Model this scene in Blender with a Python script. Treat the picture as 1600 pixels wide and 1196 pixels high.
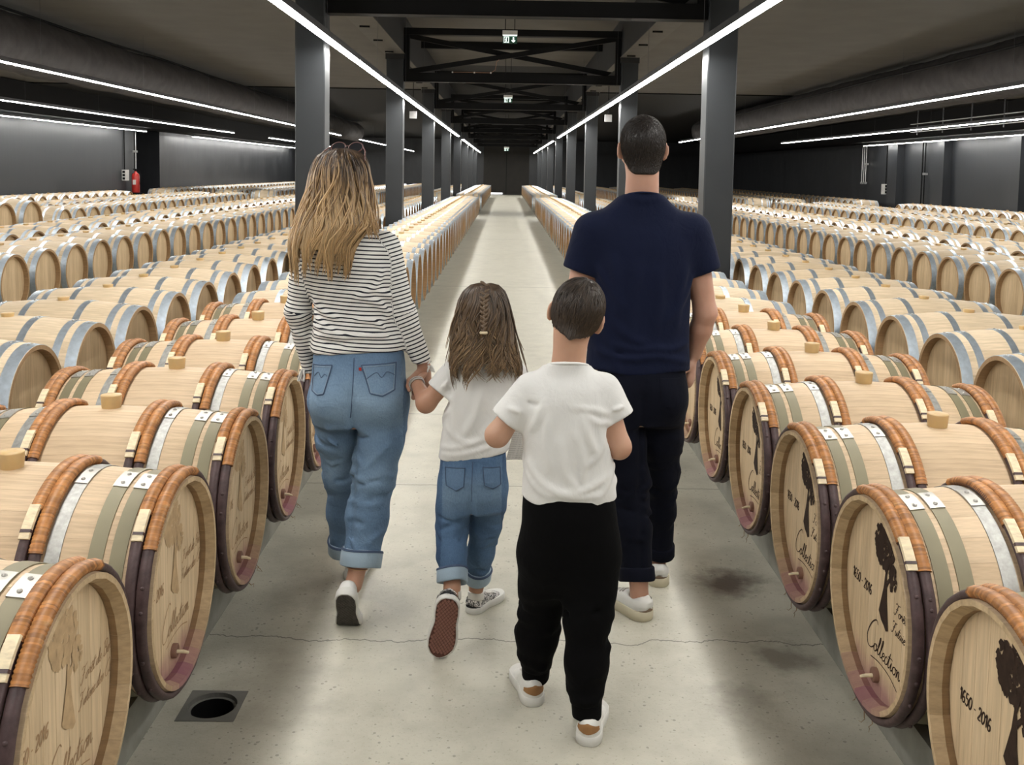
import bpy, bmesh, math, random
import numpy as np
from mathutils import Vector, Matrix
for _o in list(bpy.data.objects): bpy.data.objects.remove(_o)
scene = bpy.context.scene
COL = scene.collection
PI = math.pi
rng = np.random.default_rng(7)
random.seed(7)

# ------------------------------------------------------------------ camera
CAM_H, FOCAL, PITCH, ROLL, YAW = 1.65, 1550.0, math.atan(5e-5*1550), 0.017, math.atan(12/1550)
PP_Y = 268 + FOCAL*math.tan(PITCH)              # principal point row (the frame is a crop of a taller picture)
cam_data = bpy.data.cameras.new('camera'); cam = bpy.data.objects.new('camera', cam_data); COL.objects.link(cam)
_f = Vector((math.sin(YAW)*math.cos(PITCH), math.cos(YAW)*math.cos(PITCH), -math.sin(PITCH)))
_r = Vector((math.cos(YAW), -math.sin(YAW), 0)); _u = _r.cross(_f)
_r2 = _r*math.cos(ROLL) + _u*math.sin(ROLL); _u2 = -_r*math.sin(ROLL) + _u*math.cos(ROLL)
cam.matrix_world = Matrix(((_r2.x,_u2.x,-_f.x,0),(_r2.y,_u2.y,-_f.y,0),(_r2.z,_u2.z,-_f.z,CAM_H),(0,0,0,1)))
cam_data.sensor_fit = 'HORIZONTAL'; cam_data.sensor_width = 36.0
cam_data.lens = FOCAL/1600*36.0; cam_data.shift_y = (PP_Y-598)/1600
cam_data.clip_start = 0.05; cam_data.clip_end = 200
scene.camera = cam
# ------------------------------------------------------------------ world, exposure, lamp strength
world = bpy.data.worlds.new('world'); scene.world = world; world.use_nodes = True
world.node_tree.nodes['Background'].inputs[0].default_value = (0.01,0.01,0.012,1)
world.node_tree.nodes['Background'].inputs[1].default_value = 0.2
vs = scene.view_settings
vs.view_transform = 'Standard'; vs.look = 'None'; vs.gamma = 1.0; vs.use_curve_mapping = False
vs.exposure = 0.22
LED_STRENGTH = 68.0
LED_COLOR = (1.0, 0.985, 0.945, 1)

# ------------------------------------------------------------------ material helpers
class NT:
    def __init__(s, name):
        s.m = bpy.data.materials.new(name); s.m.use_nodes = True
        s.t = s.m.node_tree; s.b = s.t.nodes['Principled BSDF']
    def n(s, typ, **kw):
        nd = s.t.nodes.new(typ)
        for k, v in kw.items():
            if k.startswith('i_'):
                key = k[2:]; key = int(key) if key.isdigit() else key.replace('_', ' ')
                nd.inputs[key].default_value = v
            else: setattr(nd, k, v)
        return nd
    def l(s, a, b): s.t.links.new(a, b)
    def coord(s, scale=(1,1,1), rot=(0,0,0), loc=(0,0,0), kind='Object'):
        tc = s.n('ShaderNodeTexCoord'); mp = s.n('ShaderNodeMapping')
        mp.inputs['Scale'].default_value = scale; mp.inputs['Rotation'].default_value = rot; mp.inputs['Location'].default_value = loc
        s.l(tc.outputs[kind], mp.inputs['Vector']); return mp.outputs[0]
    def noise(s, vec, scale=5, detail=4, rough=0.55, dist=0.0):
        nd = s.n('ShaderNodeTexNoise'); nd.inputs['Scale'].default_value = scale; nd.inputs['Detail'].default_value = detail
        nd.inputs['Roughness'].default_value = rough; nd.inputs['Distortion'].default_value = dist
        if vec is not None: s.l(vec, nd.inputs['Vector'])
        return nd.outputs['Fac']
    def ramp(s, fac, stops):
        nd = s.n('ShaderNodeValToRGB'); e = nd.color_ramp.elements
        while len(e) < len(stops): e.new(0.5)
        for el, (p, c) in zip(e, stops):
            el.position = p; el.color = (*c, 1) if len(c) == 3 else c
        s.l(fac, nd.inputs[0]); return nd.outputs[0]
    def mix(s, fac, a, b, mode='MIX'):
        nd = s.n('ShaderNodeMix', data_type='RGBA', blend_type=mode)
        for sock, v in ((nd.inputs[0], fac), (nd.inputs[6], a), (nd.inputs[7], b)):
            if hasattr(v, 'links'): s.l(v, sock)
            elif isinstance(v, (int, float)): sock.default_value = v
            else: sock.default_value = (*v, 1) if len(v) == 3 else v
        return nd.outputs[2]
    def math(s, op, a, b=None, clamp=False):
        nd = s.n('ShaderNodeMath', operation=op, use_clamp=clamp)
        for i, v in enumerate((a, b)):
            if v is None: continue
            if hasattr(v, 'links'): s.l(v, nd.inputs[i])
            else: nd.inputs[i].default_value = v
        return nd.outputs[0]
    def sep(s, vec):
        nd = s.n('ShaderNodeSeparateXYZ'); s.l(vec, nd.inputs[0]); return nd.outputs
    def bump(s, h, strength=0.3, dist=0.01):
        nd = s.n('ShaderNodeBump'); nd.inputs['Strength'].default_value = strength; nd.inputs['Distance'].default_value = dist
        s.l(h, nd.inputs['Height']); s.l(nd.outputs[0], s.b.inputs['Normal']); return nd.outputs[0]
    def color(s, c):
        if hasattr(c, 'links'): s.l(c, s.b.inputs['Base Color'])
        else: s.b.inputs['Base Color'].default_value = (*c, 1)
    def set(s, rough=None, metal=None, spec=None, **kw):
        if rough is not None:
            if hasattr(rough, 'links'): s.l(rough, s.b.inputs['Roughness'])
            else: s.b.inputs['Roughness'].default_value = rough
        if metal is not None: s.b.inputs['Metallic'].default_value = metal
        if spec is not None: s.b.inputs['Specular IOR Level'].default_value = spec
        for k, v in kw.items(): s.b.inputs[k].default_value = v
        return s.m
def simple(name, c, rough=0.6, metal=0.0, spec=0.5, var=0.12, scale=12, bump=0.0, stretch=(1,1,1)):
    t = NT(name); v = t.coord(stretch); n = t.noise(v, scale)
    lo = tuple(x*(1-var) for x in c); hi = tuple(min(1, x*(1+var)) for x in c)
    t.color(t.ramp(n, [(0.3, lo), (0.7, hi)]))
    if bump: t.bump(n, bump, 0.005)
    return t.set(rough, metal, spec)

def oak(name, base, grain_axis=0, stain=False, rough=0.62, rndamt=0.11, byobj=False):
    t = NT(name)
    sc = [95, 95, 95]; sc[grain_axis] = 5.0
    v = t.coord(tuple(sc)); fine = t.noise(v, 1.0, 5, 0.6)
    v2 = t.coord((4, 4, 4)); broad = t.noise(v2, 1.0, 3, 0.5)
    oi = t.n('ShaderNodeObjectInfo'); at = t.n('ShaderNodeAttribute', attribute_name='rnd')
    r = t.math('FRACT', t.math('ADD', t.math('MULTIPLY', at.outputs['Fac'], 7.31), oi.outputs['Random']))
    d = tuple(x*0.82 for x in base); u = tuple(min(1, x*1.1) for x in base)
    c = t.ramp(fine, [(0.3, d), (0.65, u)])
    k = t.math('ADD', t.math('MULTIPLY', r, rndamt*1.6), 1-rndamt)
    kk = t.math('MULTIPLY', k, t.math('ADD', t.math('MULTIPLY', broad, 0.3), 0.85))
    cm = t.n('ShaderNodeCombineXYZ')
    t.l(kk, cm.inputs[0]); t.l(t.math('POWER', kk, 1.1), cm.inputs[1]); t.l(t.math('POWER', kk, 1.3), cm.inputs[2])
    c = t.mix(1.0, c, cm.outputs[0], 'MULTIPLY')
    if stain:       # wine stain at the foot of the head
        z = t.sep(t.coord())[2]
        nz = t.noise(t.coord((9, 9, 5)), 1.0, 4, 0.6)
        zz = t.math('ADD', z, t.math('MULTIPLY', nz, 0.16))
        f = t.ramp(zz, [(0.0, (1,1,1)), (0.02, (0,0,0))])
        sh = t.n('ShaderNodeMapRange'); sh.inputs['From Min'].default_value = -0.10; sh.inputs['From Max'].default_value = -0.17
        t.l(zz, sh.inputs['Value'])
        c = t.mix(t.math('MULTIPLY', sh.outputs[0], 0.62), c, (0.24, 0.07, 0.12))
    if byobj:       # staves at the foot of the barrel carry the stain in their object colour
        sc_ = t.n('ShaderNodeSeparateColor'); t.l(oi.outputs['Color'], sc_.inputs[0]); nz = t.noise(t.coord((7, 7, 7)), 1.0, 3)
        c = t.mix(t.math('MULTIPLY', t.math('SUBTRACT', 1.0, sc_.outputs[0]), t.math('ADD', t.math('MULTIPLY', nz, 0.6), 0.45), True), c, (0.25, 0.085, 0.135))
    t.color(c); t.bump(fine, 0.15, 0.003)
    return t.set(rough, 0, 0.35)

M = {}
M['oak'] = oak('oak_stave', (0.575, 0.428, 0.278))
M['oak_in'] = oak('oak_croze', (0.33, 0.215, 0.115), 0, False, 0.8, 0.11, True)
M['oak_chamfer'] = oak('oak_chamfer', (0.50, 0.365, 0.215), 0, False, 0.75, 0.14, True)
M['oak_head'] = oak('oak_head', (0.575, 0.43, 0.268), 2, True, 0.65, 0.10)
M['oak_head2'] = oak('oak_head_toasted', (0.53, 0.385, 0.225), 2, False, 0.7, 0.12)
M['oak_pale'] = oak('oak_stave_pale', (0.60, 0.475, 0.325), 0, False, 0.62, 0.14)
M['khaki'] = simple('hoop_khaki_paint', (0.20, 0.175, 0.105), 0.5, 0.15, 0.4, 0.08, 6)
M['galv'] = simple('hoop_galvanised', (0.32, 0.315, 0.295), 0.5, 0.6, 0.5, 0.2, 60)
M['blue_steel'] = simple('hoop_blue_steel', (0.50, 0.56, 0.62), 0.38, 0.8, 0.5, 0.14, 30)
M['plate'] = simple('rivet_plate_steel', (0.40, 0.385, 0.35), 0.45, 0.75, 0.5, 0.08, 20)
def mk_rod():
    t = NT('chestnut_rod'); n = t.noise(t.coord((30, 30, 30)), 1, 5, 0.65); b = t.noise(t.coord((5, 5, 5)), 1, 2)
    c = t.ramp(n, [(0.25, (0.030, 0.017, 0.017)), (0.6, (0.085, 0.050, 0.050)), (0.85, (0.14, 0.10, 0.095))])
    t.color(t.mix(t.math('MULTIPLY', b, 0.5), c, (0.055, 0.028, 0.026))); t.bump(n, 0.4, 0.004); return t.set(0.5, 0, 0.45)
M['rod'] = mk_rod()
def mk_wicker():
    t = NT('wicker_binding'); n = t.noise(t.coord((40, 40, 40)), 1, 4); at = t.n('ShaderNodeAttribute', attribute_name='rnd')
    c = t.ramp(n, [(0.25, (0.25, 0.095, 0.024)), (0.6, (0.43, 0.185, 0.055)), (0.85, (0.60, 0.35, 0.15))])
    k = t.math('ADD', t.math('MULTIPLY', at.outputs['Fac'], 0.7), 0.58)
    cm = t.n('ShaderNodeCombineXYZ'); [t.l(k, cm.inputs[i]) for i in range(3)]
    t.color(t.mix(1.0, c, cm.outputs[0], 'MULTIPLY')); return t.set(0.5, 0, 0.5)
M['wicker'] = mk_wicker()
M['peg'] = simple('peg_pale_wood', (0.72, 0.60, 0.40), 0.6, 0, 0.4, 0.2, 30, 0.2, (1, 1, 5))
M['bung'] = simple('silicone_bung', (0.52, 0.35, 0.155), 0.45, 0, 0.5, 0.08, 8)
M['bung'].node_tree.nodes['Principled BSDF'].inputs['Subsurface Weight'].default_value = 0.25
M['bung'].node_tree.nodes['Principled BSDF'].inputs['Subsurface Radius'].default_value = (0.02, 0.012, 0.004)
M['print'] = simple('burnt_print', (0.030, 0.016, 0.010), 0.8, 0, 0.2, 0.3, 60)
M['print_pale'] = simple('pale_burnt_print', (0.44, 0.305, 0.17), 0.8, 0, 0.2, 0.15, 40)
M['print_mid'] = simple('brown_lettering', (0.33, 0.21, 0.115), 0.8, 0, 0.2, 0.15, 40)
M['straw'] = simple('straw_fibre', (0.30, 0.19, 0.10), 0.8)

# ------------------------------------------------------------------ mesh helpers
class MB:
    def __init__(s): s.v = []; s.f = []; s.m = []; s.s = []; s.r = []
    def add(s, vs_, fs_, mi=0, smooth=False, rnd=0.0):
        o = len(s.v); s.v.extend([tuple(map(float, p)) for p in vs_])
        for k, f in enumerate(fs_):
            s.f.append(tuple(i+o for i in f)); s.m.append(mi); s.s.append(smooth)
            s.r.append(rnd[k] if hasattr(rnd, '__len__') else rnd)
    def box(s, x0, x1, y0, y1, z0, z1, mi=0):
        v = [(x, y, z) for x in (x0, x1) for y in (y0, y1) for z in (z0, z1)]
        s.add(v, [(0,1,3,2),(4,6,7,5),(0,4,5,1),(2,3,7,6),(0,2,6,4),(1,5,7,3)], mi)
    def beam(s, a, b, w, h, mi=0, up=(0,0,1)):       # box section between two points
        a, b = Vector(a), Vector(b); d = (b-a).normalized(); x = d.cross(Vector(up))
        if x.length < 1e-5: x = d.cross(Vector((0,1,0)))
        x.normalize(); y = x.cross(d)
        v = [p + x*(sx*w/2) + y*(sy*h/2) for p in (a, b) for sx in (-1,1) for sy in (-1,1)]
        s.add(v, [(0,2,3,1),(4,5,7,6),(0,1,5,4),(2,6,7,3),(0,4,6,2),(1,3,7,5)], mi)
    def grid(s, P, mi=0, smooth=True, closeu=False, closev=False, rnd=0.0):   # P[i][j] points
        P = np.asarray(P, float); nu, nv = P.shape[:2]
        f = [];
        for i in range(nu if closeu else nu-1):
            for j in range(nv if closev else nv-1):
                i2, j2 = (i+1) % nu, (j+1) % nv
                f.append((i*nv+j, i2*nv+j, i2*nv+j2, i*nv+j2))
        s.add(P.reshape(-1, 3), f, mi, smooth, rnd)
    def tube(s, pts, rad, n=8, mi=0, smooth=True, cap=True, flat=1.0, closed=False):
        pts = np.asarray(pts, float); N = len(pts); rad = np.broadcast_to(np.asarray(rad, float), (N,))
        t = np.gradient(pts, axis=0) if not closed else np.roll(pts, -1, 0)-np.roll(pts, 1, 0)
        t /= np.linalg.norm(t, axis=1)[:, None]+1e-12
        up = np.array([0, 0, 1.]) if abs(t[0][2]) < 0.9 else np.array([0, 1., 0])
        P = np.zeros((N, n, 3)); x = np.cross(t[0], up); x /= np.linalg.norm(x)
        for i in range(N):
            x = x - t[i]*np.dot(x, t[i]); x /= np.linalg.norm(x)+1e-12; y = np.cross(t[i], x)
            for k in range(n):
                a = 2*PI*k/n; P[i, k] = pts[i] + rad[i]*(x*math.cos(a) + y*math.sin(a)*flat)
        s.grid(P, mi, smooth, closed, True)
        if cap and not closed:
            s.add(P[0], [tuple(range(n))[::-1]], mi, False); s.add(P[-1], [tuple(range(n))], mi, False)
    def cyl(s, a, b, r0, r1=None, n=16, mi=0, smooth=True):
        s.tube([a, b], [r0, r0 if r1 is None else r1], n, mi, smooth)
    def lathe(s, prof, n=24, mi=0, smooth=True, axis='z', cap=True):
        P = []
        for r, z in prof:
            row = []
            for k in range(n):
                a = 2*PI*k/n; p = (r*math.cos(a), r*math.sin(a), z)
                row.append(p if axis == 'z' else (z, p[0], p[1]))
            P.append(row)
        s.grid(P, mi, smooth, False, True)
        if cap: s.add(P[0], [tuple(range(n))[::-1]], mi); s.add(P[-1], [tuple(range(n))], mi)
    def mesh(s, name, mats):
        me = bpy.data.meshes.new(name); me.from_pydata(s.v, [], s.f)
        for m in mats: me.materials.append(m)
        if len(mats) > 1: me.polygons.foreach_set('material_index', s.m)
        me.polygons.foreach_set('use_smooth', s.s)
        if any(s.r):
            a = me.attributes.new('rnd', 'FLOAT', 'FACE'); a.data.foreach_set('value', s.r)
        me.update(); return me
    def obj(s, name, mats, parent=None, loc=None, mesh_name=None):
        if not isinstance(mats, (list, tuple)): mats = [mats]
        return link(name, s.mesh(mesh_name or name, mats), parent, loc)
def link(name, data, parent=None, loc=None, rot=None):
    o = bpy.data.objects.new(name, data); COL.objects.link(o)
    if parent is not None: o.parent = parent
    if loc is not None: o.location = loc
    if rot is not None: o.rotation_euler = rot
    return o
def tag(o, label=None, cat=None, group=None, kind=None):
    if label: o['label'] = label
    if cat: o['category'] = cat
    if group: o['group'] = group
    if kind: o['kind'] = kind
    return o
def thing(name, label, cat, loc=(0,0,0), rotz=0, group=None):
    o = bpy.data.objects.new(name, None); COL.objects.link(o); o.empty_display_size = 0.1
    o.location = loc; o.rotation_euler = (0, 0, rotz); return tag(o, label, cat, group)
ORD = ['zeroth','first','second','third','fourth','fifth','sixth','seventh','eighth','ninth','tenth','eleventh','twelfth','thirteenth','fourteenth','fifteenth','sixteenth','seventeenth','eighteenth','nineteenth']
def ordinal(n):
    if n < 20: return ORD[n]
    t = {2:'twenty',3:'thirty',4:'forty',5:'fifty'}[n//10]
    return (t[:-1]+'ieth') if n % 10 == 0 else t+'-'+ORD[n % 10]

# ================================================================== THE HALL
LX, RX = -14.15, 15.05            # side walls
YB, YE = -2.5, 70.0               # wall behind the camera, end wall
NAVE_L, NAVE_R = -1.90, 2.09      # inner faces of the two column lines
Z_SIDE, Z_NAVE, Z_SOFFIT = 3.88, 4.48, 3.76
COL_Y = [10.45 + 7.88*k for k in range(8)]

def mk_floor():
    t = NT('concrete_floor')
    g = t.coord()
    big = t.noise(t.coord((0.9, 0.5, 1)), 1.2, 5, 0.6, 0.4)
    mid = t.noise(t.coord((5, 5, 5)), 1.0, 5, 0.65)
    fine = t.noise(t.coord((90, 90, 90)), 1.0, 3, 0.6)
    c = t.ramp(big, [(0.25, (0.330, 0.310, 0.249)), (0.5, (0.430, 0.409, 0.329)), (0.75, (0.500, 0.478, 0.395))])
    c = t.mix(0.62, c, t.ramp(mid, [(0.25, (0.300, 0.281, 0.226)), (0.55, (0.460, 0.438, 0.362)), (0.8, (0.540, 0.517, 0.437))]))
    pit = t.ramp(fine, [(0.30, (0.550, 0.542, 0.517)), (0.40, (1, 1, 1))])
    c = t.mix(0.6, c, t.mix(1.0, c, pit, 'MULTIPLY'))
    # dark pits
    vo = t.n('ShaderNodeTexVoronoi', feature='F1'); vo.inputs['Scale'].default_value = 34; t.l(t.coord((1, 1, 0.01)), vo.inputs['Vector'])
    sp = t.math('LESS_THAN', vo.outputs['Distance'], t.math('MULTIPLY', t.noise(t.coord((11, 11, 0.1)), 1.0, 2), 0.30)); sel = t.math('GREATER_THAN', t.noise(t.coord((5, 5, 0.1)), 1.0, 2), 0.50)
    c = t.mix(t.math('MULTIPLY', t.math('MULTIPLY', sp, sel), 0.5), c, (0.10, 0.092, 0.075))
    # hairline cracks and saw-cut joints across the aisle
    xyz = t.sep(g); wob = t.noise(t.coord((2.5, 0.2, 1)), 1.0, 6, 0.65)
    fac = None
    for y0, amp, w, st in ((3.38, 0.22, 0.0035, 0.75), (5.10, 0.06, 0.006, 0.55), (6.62, 0.02, 0.008, 0.5), (14.1, 0.02, 0.02, 0.5), (24.0, 0.0, 0.03, 0.4)):
        d = t.math('ABSOLUTE', t.math('SUBTRACT', t.math('ADD', xyz[1], t.math('MULTIPLY', wob, amp)), y0 + amp*0.5))
        k = t.math('MULTIPLY', t.math('LESS_THAN', d, w), st)
        fac = k if fac is None else t.math('MAXIMUM', fac, k)
    c = t.mix(fac, c, (0.09, 0.085, 0.07))
    # dried wine stains
    for (sx, sy, sr, st) in ((0.93, 3.93, 0.15, 0.85), (0.97, 3.28, 0.12, 0.5), (-0.72, 3.05, 0.25, 0.2), (-0.62, 3.85, 0.28, 0.25), (0.80, 3.0, 0.12, 0.3)):
        dx = t.math('MULTIPLY', t.math('SUBTRACT', xyz[0], sx), 1.0); dy = t.math('MULTIPLY', t.math('SUBTRACT', xyz[1], sy), 0.8)
        r = t.math('SQRT', t.math('ADD', t.math('MULTIPLY', dx, dx), t.math('MULTIPLY', dy, dy)))
        r = t.math('ADD', r, t.math('MULTIPLY', t.math('SUBTRACT', mid, 0.5), 0.35))
        mr = t.n('ShaderNodeMapRange'); mr.inputs['From Min'].default_value = sr; mr.inputs['From Max'].default_value = sr*0.2
        t.l(r, mr.inputs['Value']); c = t.mix(t.math('MULTIPLY', mr.outputs[0], st), c, (0.07, 0.045, 0.035))
    t.color(c); t.bump(t.math('ADD', fine, mid), 0.12, 0.01)
    return t.set(t.math('ADD', t.math('MULTIPLY', mid, 0.25), 0.36), 0, 0.42)
M['floor'] = mk_floor()
M['kerb'] = simple('kerb_concrete', (0.22, 0.215, 0.185), 0.6, 0, 0.4, 0.3, 6, 0.2)
def mk_wall():
    t = NT('black_wall_paint'); n = t.noise(t.coord((1.2, 1.2, 0.35)), 1.5, 5, 0.6); f = t.noise(t.coord((8, 8, 1.2)), 1, 3)
    t.color(t.ramp(n, [(0.3, (0.016, 0.018, 0.021)), (0.7, (0.030, 0.032, 0.036))]))
    t.bump(f, 0.05, 0.02); return t.set(t.math('ADD', t.math('MULTIPLY', n, 0.25), 0.28), 0, 0.5)
M['wall'] = mk_wall()
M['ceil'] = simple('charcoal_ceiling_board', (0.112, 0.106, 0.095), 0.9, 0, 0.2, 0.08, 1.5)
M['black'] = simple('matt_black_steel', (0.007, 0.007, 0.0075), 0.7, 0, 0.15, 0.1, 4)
M['column'] = simple('charcoal_column_paint', (0.024, 0.027, 0.030), 0.42, 0, 0.5, 0.10, 2.5, 0.03)
M['girder'] = simple('dark_girder_paint', (0.026, 0.026, 0.027), 0.7, 0, 0.25, 0.08, 3)
M['soffit'] = simple('grey_soffit_board', (0.115, 0.11, 0.10), 0.8, 0, 0.2, 0.08, 3)
M['duct'] = simple('charcoal_fabric_duct', (0.050, 0.046, 0.045), 0.85, 0, 0.2, 0.2, 5, 0.3)
M['alu'] = simple('aluminium_profile', (0.10, 0.10, 0.105), 0.4, 0.6)
M['steel'] = simple('galvanised_pipe', (0.55, 0.55, 0.54), 0.4, 0.8)
M['white'] = simple('white_plastic', (0.62, 0.61, 0.58), 0.5, 0, 0.4, 0.04)
M['greyplastic'] = simple('grey_plastic', (0.26, 0.255, 0.25), 0.6, 0, 0.3, 0.04)
M['dkgreen'] = simple('exit_green', (0.012, 0.075, 0.045), 0.5)
M['red'] = simple('red_enamel', (0.42, 0.025, 0.02), 0.3)
M['cable'] = simple('copper_cable', (0.30, 0.16, 0.10), 0.6)
M['door'] = simple('brown_black_door', (0.012, 0.0095, 0.0062), 0.6, 0, 0.4, 0.15, 2)
def emis(name, c, s):
    t = NT(name); t.color((0.8, 0.8, 0.8)); t.b.inputs['Emission Color'].default_value = c; t.b.inputs['Emission Strength'].default_value = s
    return t.m
M['led'] = emis('led_diffuser', LED_COLOR, LED_STRENGTH)
M['exit_white'] = emis('exit_sign_light', (0.85, 1.0, 0.92, 1), 1.2)

def struct(name, mb, mat, label=None): return tag(mb.obj(name, mat), label, None, None, 'structure')
# floor with a square cut-out for the drain
DR = (-0.872, 2.93, 0.088)                       # drain centre and half side
b = MB(); x0, x1, y0, y1 = DR[0]-DR[2], DR[0]+DR[2], DR[1]-DR[2], DR[1]+DR[2]
b.add([(LX,YB,0),(RX,YB,0),(RX,YE,0),(LX,YE,0),(x0,y0,0),(x1,y0,0),(x1,y1,0),(x0,y1,0)], [(0,1,5,4),(1,2,6,5),(2,3,7,6),(3,0,4,7)])
struct('floor', b, M['floor'], 'worn grey concrete floor of the barrel hall')
dr = thing('floor_drain', 'round dark drain in square frame set in the floor beside the left barrels', 'drain', (DR[0], DR[1], 0))
b = MB(); N = 32
sq = []
for k in range(N):
    a = 2*PI*k/N; c, s_ = math.cos(a), math.sin(a); m = DR[2]/max(abs(c), abs(s_)); sq.append((c*m, s_*m))
ri = [(0.074*math.cos(2*PI*k/N), 0.074*math.sin(2*PI*k/N)) for k in range(N)]
b.grid([[(x, y, 0.001) for x, y in sq], [(x, y, 0.002) for x, y in ri], [(x, y, -0.012) for x, y in ri], [(x*0.86, y*0.86, -0.012) for x, y in ri]], 0, False, False, True)
b.obj('frame', simple('drain_steel', (0.19, 0.185, 0.165), 0.6, 0.5), dr)
b = MB(); b.grid([[(x*0.86, y*0.86, -0.012) for x, y in ri], [(x*0.84, y*0.84, -0.14) for x, y in ri]], 0, True, False, True)
b.add([(x*0.84, y*0.84, -0.14) for x, y in ri], [tuple(range(N))]); b.obj('well', simple('drain_black', (0.006,0.006,0.006), 0.35), dr)
# ceilings: charcoal boards near, black farther down the hall
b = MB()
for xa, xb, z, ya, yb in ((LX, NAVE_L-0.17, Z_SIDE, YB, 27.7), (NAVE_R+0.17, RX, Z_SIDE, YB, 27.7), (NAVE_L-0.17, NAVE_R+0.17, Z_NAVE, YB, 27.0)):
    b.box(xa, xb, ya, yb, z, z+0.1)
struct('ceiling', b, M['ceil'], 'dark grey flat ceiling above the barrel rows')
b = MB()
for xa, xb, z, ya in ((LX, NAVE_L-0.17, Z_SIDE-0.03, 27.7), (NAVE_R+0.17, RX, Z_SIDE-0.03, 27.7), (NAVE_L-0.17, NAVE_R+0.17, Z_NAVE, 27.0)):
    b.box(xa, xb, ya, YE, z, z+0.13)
struct('trim_1', b, M['black'], 'black far part of the ceiling')
# walls
b = MB(); b.box(LX-0.3, LX, YB, 38.0, 0, Z_SIDE); b.box(LX-0.3, LX, 40.8, YE, 0, Z_SIDE); b.box(LX-1.5, LX-1.2, 37.7, 41.1, 0, Z_SIDE)
b.box(LX-1.2, LX-0.3, 37.7, 38.0, 0, Z_SIDE); b.box(LX-1.2, LX-0.3, 40.8, 41.1, 0, Z_SIDE); b.box(LX-1.5, LX, 37.7, 41.1, Z_SIDE, Z_SIDE+0.1)
wl = struct('wall_left', b, M['wall'], 'semi-gloss black left wall with a dark recess')
b = MB(); b.box(RX, RX+0.3, YB, YE, 0, Z_SIDE); wr = struct('wall_right', b, M['wall'], 'semi-gloss black right wall')
b = MB(); b.box(LX-0.3, RX+0.3, YE, YE+0.3, 0, 4.6); wb = struct('wall_back', b, M['wall'], 'black end wall')
b = MB(); b.box(LX-0.3, RX+0.3, YB-0.3, YB, 0, 4.6); struct('wall_front', b, M['wall'], 'black wall behind the camera')
for yy, wy in ((28.5, 0.7), (33.5, 0.5), (37.5, 0.9)):              # pilasters of the right wall
    b = MB(); b.box(RX-0.28, RX, yy, yy+wy, 0, Z_SIDE); b.obj('pilaster', M['wall'], wr)
b = MB(); b.box(-1.55, 1.65, YE-0.06, YE, 0, 4.35); d1 = struct('door_1', b, M['door'], 'tall brown-black double door at the far end of the aisle')
b = MB(); b.box(0.04, 0.07, YE-0.075, YE-0.055, 0.05, 4.3); b.obj('door_gap', M['black'], d1)
for xx, ll in ((-0.75, 'left'), (1.85, 'right')):
    t_ = thing('floor_light', 'small bright lamp near the floor at the %s foot of the far end door' % ll, 'lamp', (xx, YE-0.3, 0.0))
    b = MB(); b.box(-0.62, 0.62, -0.06, 0.06, 0.02, 0.16); b.obj('housing', M['alu'], t_)
    b = MB(); b.box(-0.55, 0.55, -0.07, -0.062, 0.04, 0.15); b.obj('lens', emis('door_lamp', (1, 1, 1, 1), 2.0), t_)
    b = MB(); b.box(-0.6, -0.5, -0.05, 0.05, 0.0, 0.03); b.box(0.5, 0.6, -0.05, 0.05, 0, 0.03); b.obj('foot', M['alu'], t_)

# black boxes added above the lights to darken the tops of both side walls
b = MB(); b.box(LX, LX+1.1, YB, YE, 3.02, Z_SIDE-0.03); struct('trim_20', b, M['black'], 'added black bulkhead keeping the top of the left wall dark')
b = MB(); b.box(RX-1.1, RX, YB, YE, 3.02, Z_SIDE-0.03); struct('trim_21', b, M['black'], 'added black bulkhead keeping the top of the right wall dark')
# columns with their capitals
for k, y in enumerate(COL_Y):
    for side, xi in ((-1, NAVE_L), (1, NAVE_R)):
        nm = 'left' if side < 0 else 'right'
        which = 'nearest' if k == 0 else ('farthest' if k == 7 else ordinal(k+1)+' nearest')
        t_ = thing('column', 'dark charcoal square column %s of the aisle, %s to the camera' % (nm, which), 'column', (xi + side*0.155, y+0.15, 0), 0, 'columns beside the aisle')
        b = MB(); w = 0.155
        pr = [(-w, -0.15), (w, -0.15), (w, 0.15), (-w, 0.15)]; bv = 0.012; P = []
        for z in (0, Z_SOFFIT-0.06):
            ring = []
            for (px, py) in pr:
                sx, sy = (1 if px > 0 else -1), (1 if py > 0 else -1)
                q = [(px - sx*bv, py), (px, py - sy*bv)]
                ring += q if (sx*sy > 0) == False and False else (q if sx*sy > 0 else q[::-1])
            P.append([(x, yy, z) for x, yy in ring])
        # order ring counter-clockwise
        for r_ in P: r_.sort(key=lambda p: math.atan2(p[1], p[0]))
        b.grid(P, 0, False, False, True); b.add(P[1], [tuple(range(8))]); b.obj('shaft', M['column'], t_)
        b = MB(); b.box(-w-0.015, w+0.015, -0.165, 0.165, Z_SOFFIT-0.10, Z_SOFFIT); b.obj('capital', M['girder'], t_)
        b = MB(); b.box(-w-0.012, w+0.012, -0.162, 0.162, 0.0, 0.02); b.obj('base_plate', M['girder'], t_)
# longitudinal girders above the columns
for side, xi in ((-1, NAVE_L), (1, NAVE_R)):
    nm = 'left' if side < 0 else 'right'
    xa, xb = sorted((xi, xi + side*0.34))
    t_ = thing('girder', 'dark box girder running along the %s column heads' % nm, 'girder', (0, 0, 0))
    b = MB(); b.box(xa, xb, YB, YE, Z_SOFFIT+0.015, Z_NAVE); b.obj('web', M['girder'], t_)
    b = MB(); b.box(xa-0.02, xb+0.02, YB, YE, Z_SOFFIT, Z_SOFFIT+0.014); b.obj('soffit', M['soffit'], t_)
    for y in np.arange(4, 40, 1.55):
        b = MB(); b.box(xa+0.05, xb-0.14, y, y+0.03, Z_SOFFIT-0.025, Z_SOFFIT-0.001); b.obj('bracket', M['black'], t_)
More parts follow.
